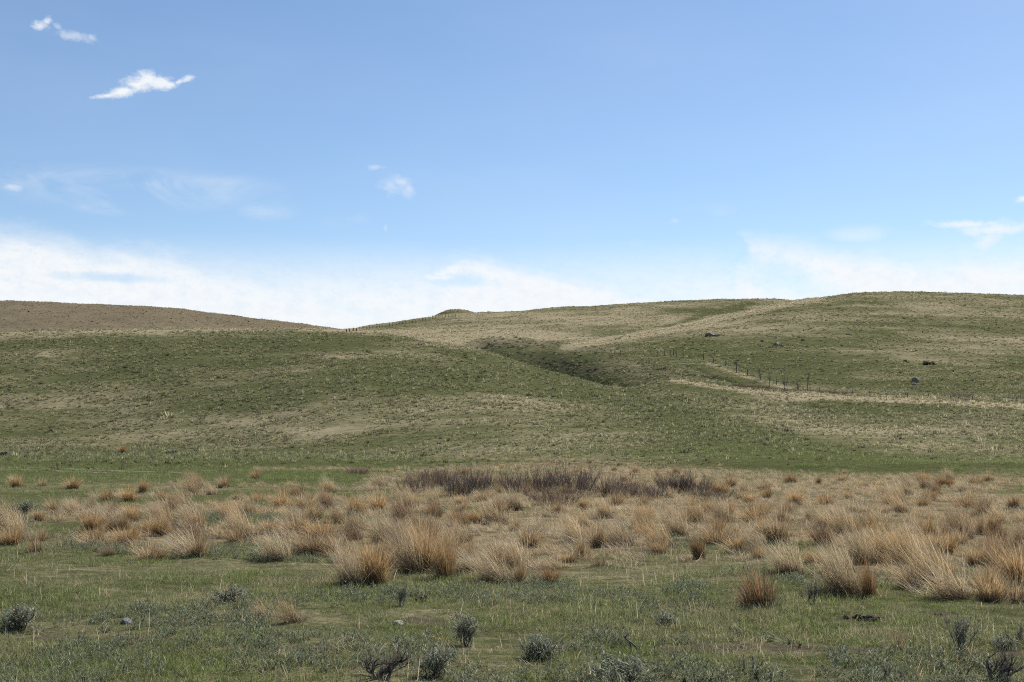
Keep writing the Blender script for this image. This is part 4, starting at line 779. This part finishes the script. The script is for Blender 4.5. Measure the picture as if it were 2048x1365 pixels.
FL = [(1180, 709), (1220, 711), (1343, 713), (1380, 717), (1407, 720), (1430, 727), (1451, 733), (1473, 746), (1495, 752), (1518, 759), (1560, 772), (1596, 783), (1639, 787), (1670, 789), (1772, 794), (1900, 799), (2033, 804), (2120, 806)]
fence([(c, float(np.interp(c, *zip(*FL))), h) for c, h in [(1192, 10), (1206, 11), (1220, 11), (1230, 12), (1241, 12), (1256, 11), (1270, 12), (1286, 11), (1302, 12), (1316, 12), (1329, 12), (1342, 16), (1347, 14), (1353, 12), (1367, 12), (1380, 13), (1407, 14), (1427, 12), (1451, 12), (1473, 20), (1495, 14), (1521, 13), (1553, 13), (1596, 14), (1606, 12), (1639, 13), (1670, 13), (1705, 11), (1740, 11), (1772, 11), (1815, 10), (1858, 10), (1902, 10), (1945, 9), (1990, 9), (2026, 10), (2034, 9), (2080, 9)]], 'wire fence on wooden posts along the foot of the right hill')
fence([(693 + 6.6 * k, float(np.interp(693 + 6.6 * k, [690, 732, 783, 830, 860, 885, 920], [665.5, 660.5, 653, 645, 639.5, 635.5, 634])), 6.3 + (k % 3) * .5) for k in range(34)], 'thin wire fence climbing the skyline ridge below the knoll', 2, R=.075)

# ------------------------------------------------------------------ boulders, stones, clods
def rock(c, r, wpx, h, label, seed, mat='dark_stone', nm='boulder', cat='boulder', group='boulders on the right hill', cuts=9, rough=.12):
    g = ground_at(c, r); k = g[1] / FPX; o = obj(nm, rock_mesh(nm, wpx * k / 2, wpx * k / 2 * .8, h * k / 1.25, seed, M[mat], cuts, rough), loc=(g[0], g[1], g[2] - h * k * .12)); o.rotation_euler = (0, 0, random.uniform(-.4, .4)); tag(o, label, cat, group)
for i, a in enumerate([(1421, 673, 22, 7, 'largest flat boulder of the upper cluster on the right hill'), (1434, 673, 12, 4, 'flat boulder touching the right side of the largest upper one'), (1422, 681, 7, 3, 'small dark stone just below the largest upper boulder'), (1524, 684, 8, 4, 'small grey boulder left of the lower dark cluster'), (1553, 693, 18, 8, 'jagged dark boulder, larger of the lower cluster on the right hill'),
        (1564, 694, 9, 4, 'smaller boulder right of the jagged dark one'), (1606, 682, 8, 4, 'small dark boulder right of the two clusters'), (1552, 676, 6, 2.5, 'tiny stone above the jagged dark boulder'), (1696, 670, 9, 3, 'pale flat stone high on the right hill'), (1683, 693, 10, 4, 'grey flat stone midway up the right hill'), (1831, 765, 16, 10, 'blocky dark boulder alone low on the right hill'), (1829, 771, 11, 3, 'flat stone just below the blocky dark boulder'), (1518, 669, 5, 2.5, 'tiny dark stone left of the tiny one above the jagged boulder')]): rock(*a, 40 + i)
for i, a in enumerate([(118, 779, 7, 4, 'whitest stone on the shaded left hill'), (181, 778, 5, 3, 'white stone right of the whitest one on the left hill'), (235, 756, 5, 3, 'white stone highest on the left hill'), (243, 844, 5, 2.5, 'pale stone low on the left hill'), (333, 757, 4, 2.5, 'small pale stone right of the highest white one'), (277, 792, 4, 2.5, 'small pale stone midway on the left hill')]): rock(*a, 70 + i, 'pale_stone', 'stone', 'stone', 'white stones on the left hill')
rock(252, 1248, 27, 13, 'rounded grey stone lying in the left foreground grass', 81, 'stone', 'stone', 'stone', 'stones in the foreground')
rock(797, 1250, 26, 8, 'flat pale stone in the centre foreground', 82, 'pale_stone', 'stone', 'stone', 'stones in the foreground')
rock(1484, 1296, 9, 5, 'small white stone on the bare soil line at right', 83, 'pale_stone', 'stone', 'stone', 'stones in the foreground')
rock(1749, 1304, 11, 4, 'small pale stone below the small reddish tussock', 84, 'pale_stone', 'stone', 'stone', 'stones in the foreground')
for i, (c, r, wpx, h, lab) in enumerate([(846, 1203, 32, 9, 'crumbly brown soil mound right of the narrow sagebrush'), (1742, 1241, 40, 9, 'largest dark soil mound on the right foreground'), (1715, 1238, 18, 7, 'dark soil mound touching the left of the largest one'), (1692, 1238, 12, 6, 'small dark soil mound at the left end of three'), (1878, 1234, 16, 6, 'small dark soil mound alone at right')]): rock(c, r, wpx, h, lab, 90 + i, 'soil', 'soil_mound', 'soil mound', 'soil mounds in the foreground', cuts=3, rough=.75)

# ------------------------------------------------------------------ dandelions
def flower(c, r, px, label):
    g = ground_at(c, r); R = px * g[1] / FPX / 2; Hh = .07; o = obj('yellow_flower', None, loc=tuple(g)); tag(o, label, 'flower', 'yellow flowers in the grass')
    n_ = 60; hd = blades(np.tile([0, 0, Hh], (n_, 1)) + rng.normal(0, .001, (n_, 3)), rng.uniform(0, 6.28, n_), rng.uniform(.5, 1.45, n_), rng.uniform(0, .2, n_), np.full(n_, R) * rng.uniform(.7, 1.05, n_), np.full(n_, .006), 2, twist=.2)
    obj('flower_head', blade_mesh('flower_head', [hd], M['petal']), o); obj('stem', blade_mesh('stem', [tube([(0, 0, -.02), (.002, 0, .03), (0, 0, Hh)], [.002, .002, .002], 5)], M['shoots']), o)
    obj('leaves', blade_mesh('leaves', [blades(np.zeros((9, 3)), np.linspace(0, 5.6, 9), np.full(9, 1.0), np.full(9, .4), np.full(9, .07), np.full(9, .012), 3)], M['shoots']), o)
flower(868, 1294, 8, 'left yellow flower of the pair below the upright sagebrush'); flower(880, 1298, 8, 'right yellow flower of the pair below the upright sagebrush'); flower(408, 1341, 9, 'single yellow flower in the lower left foreground')
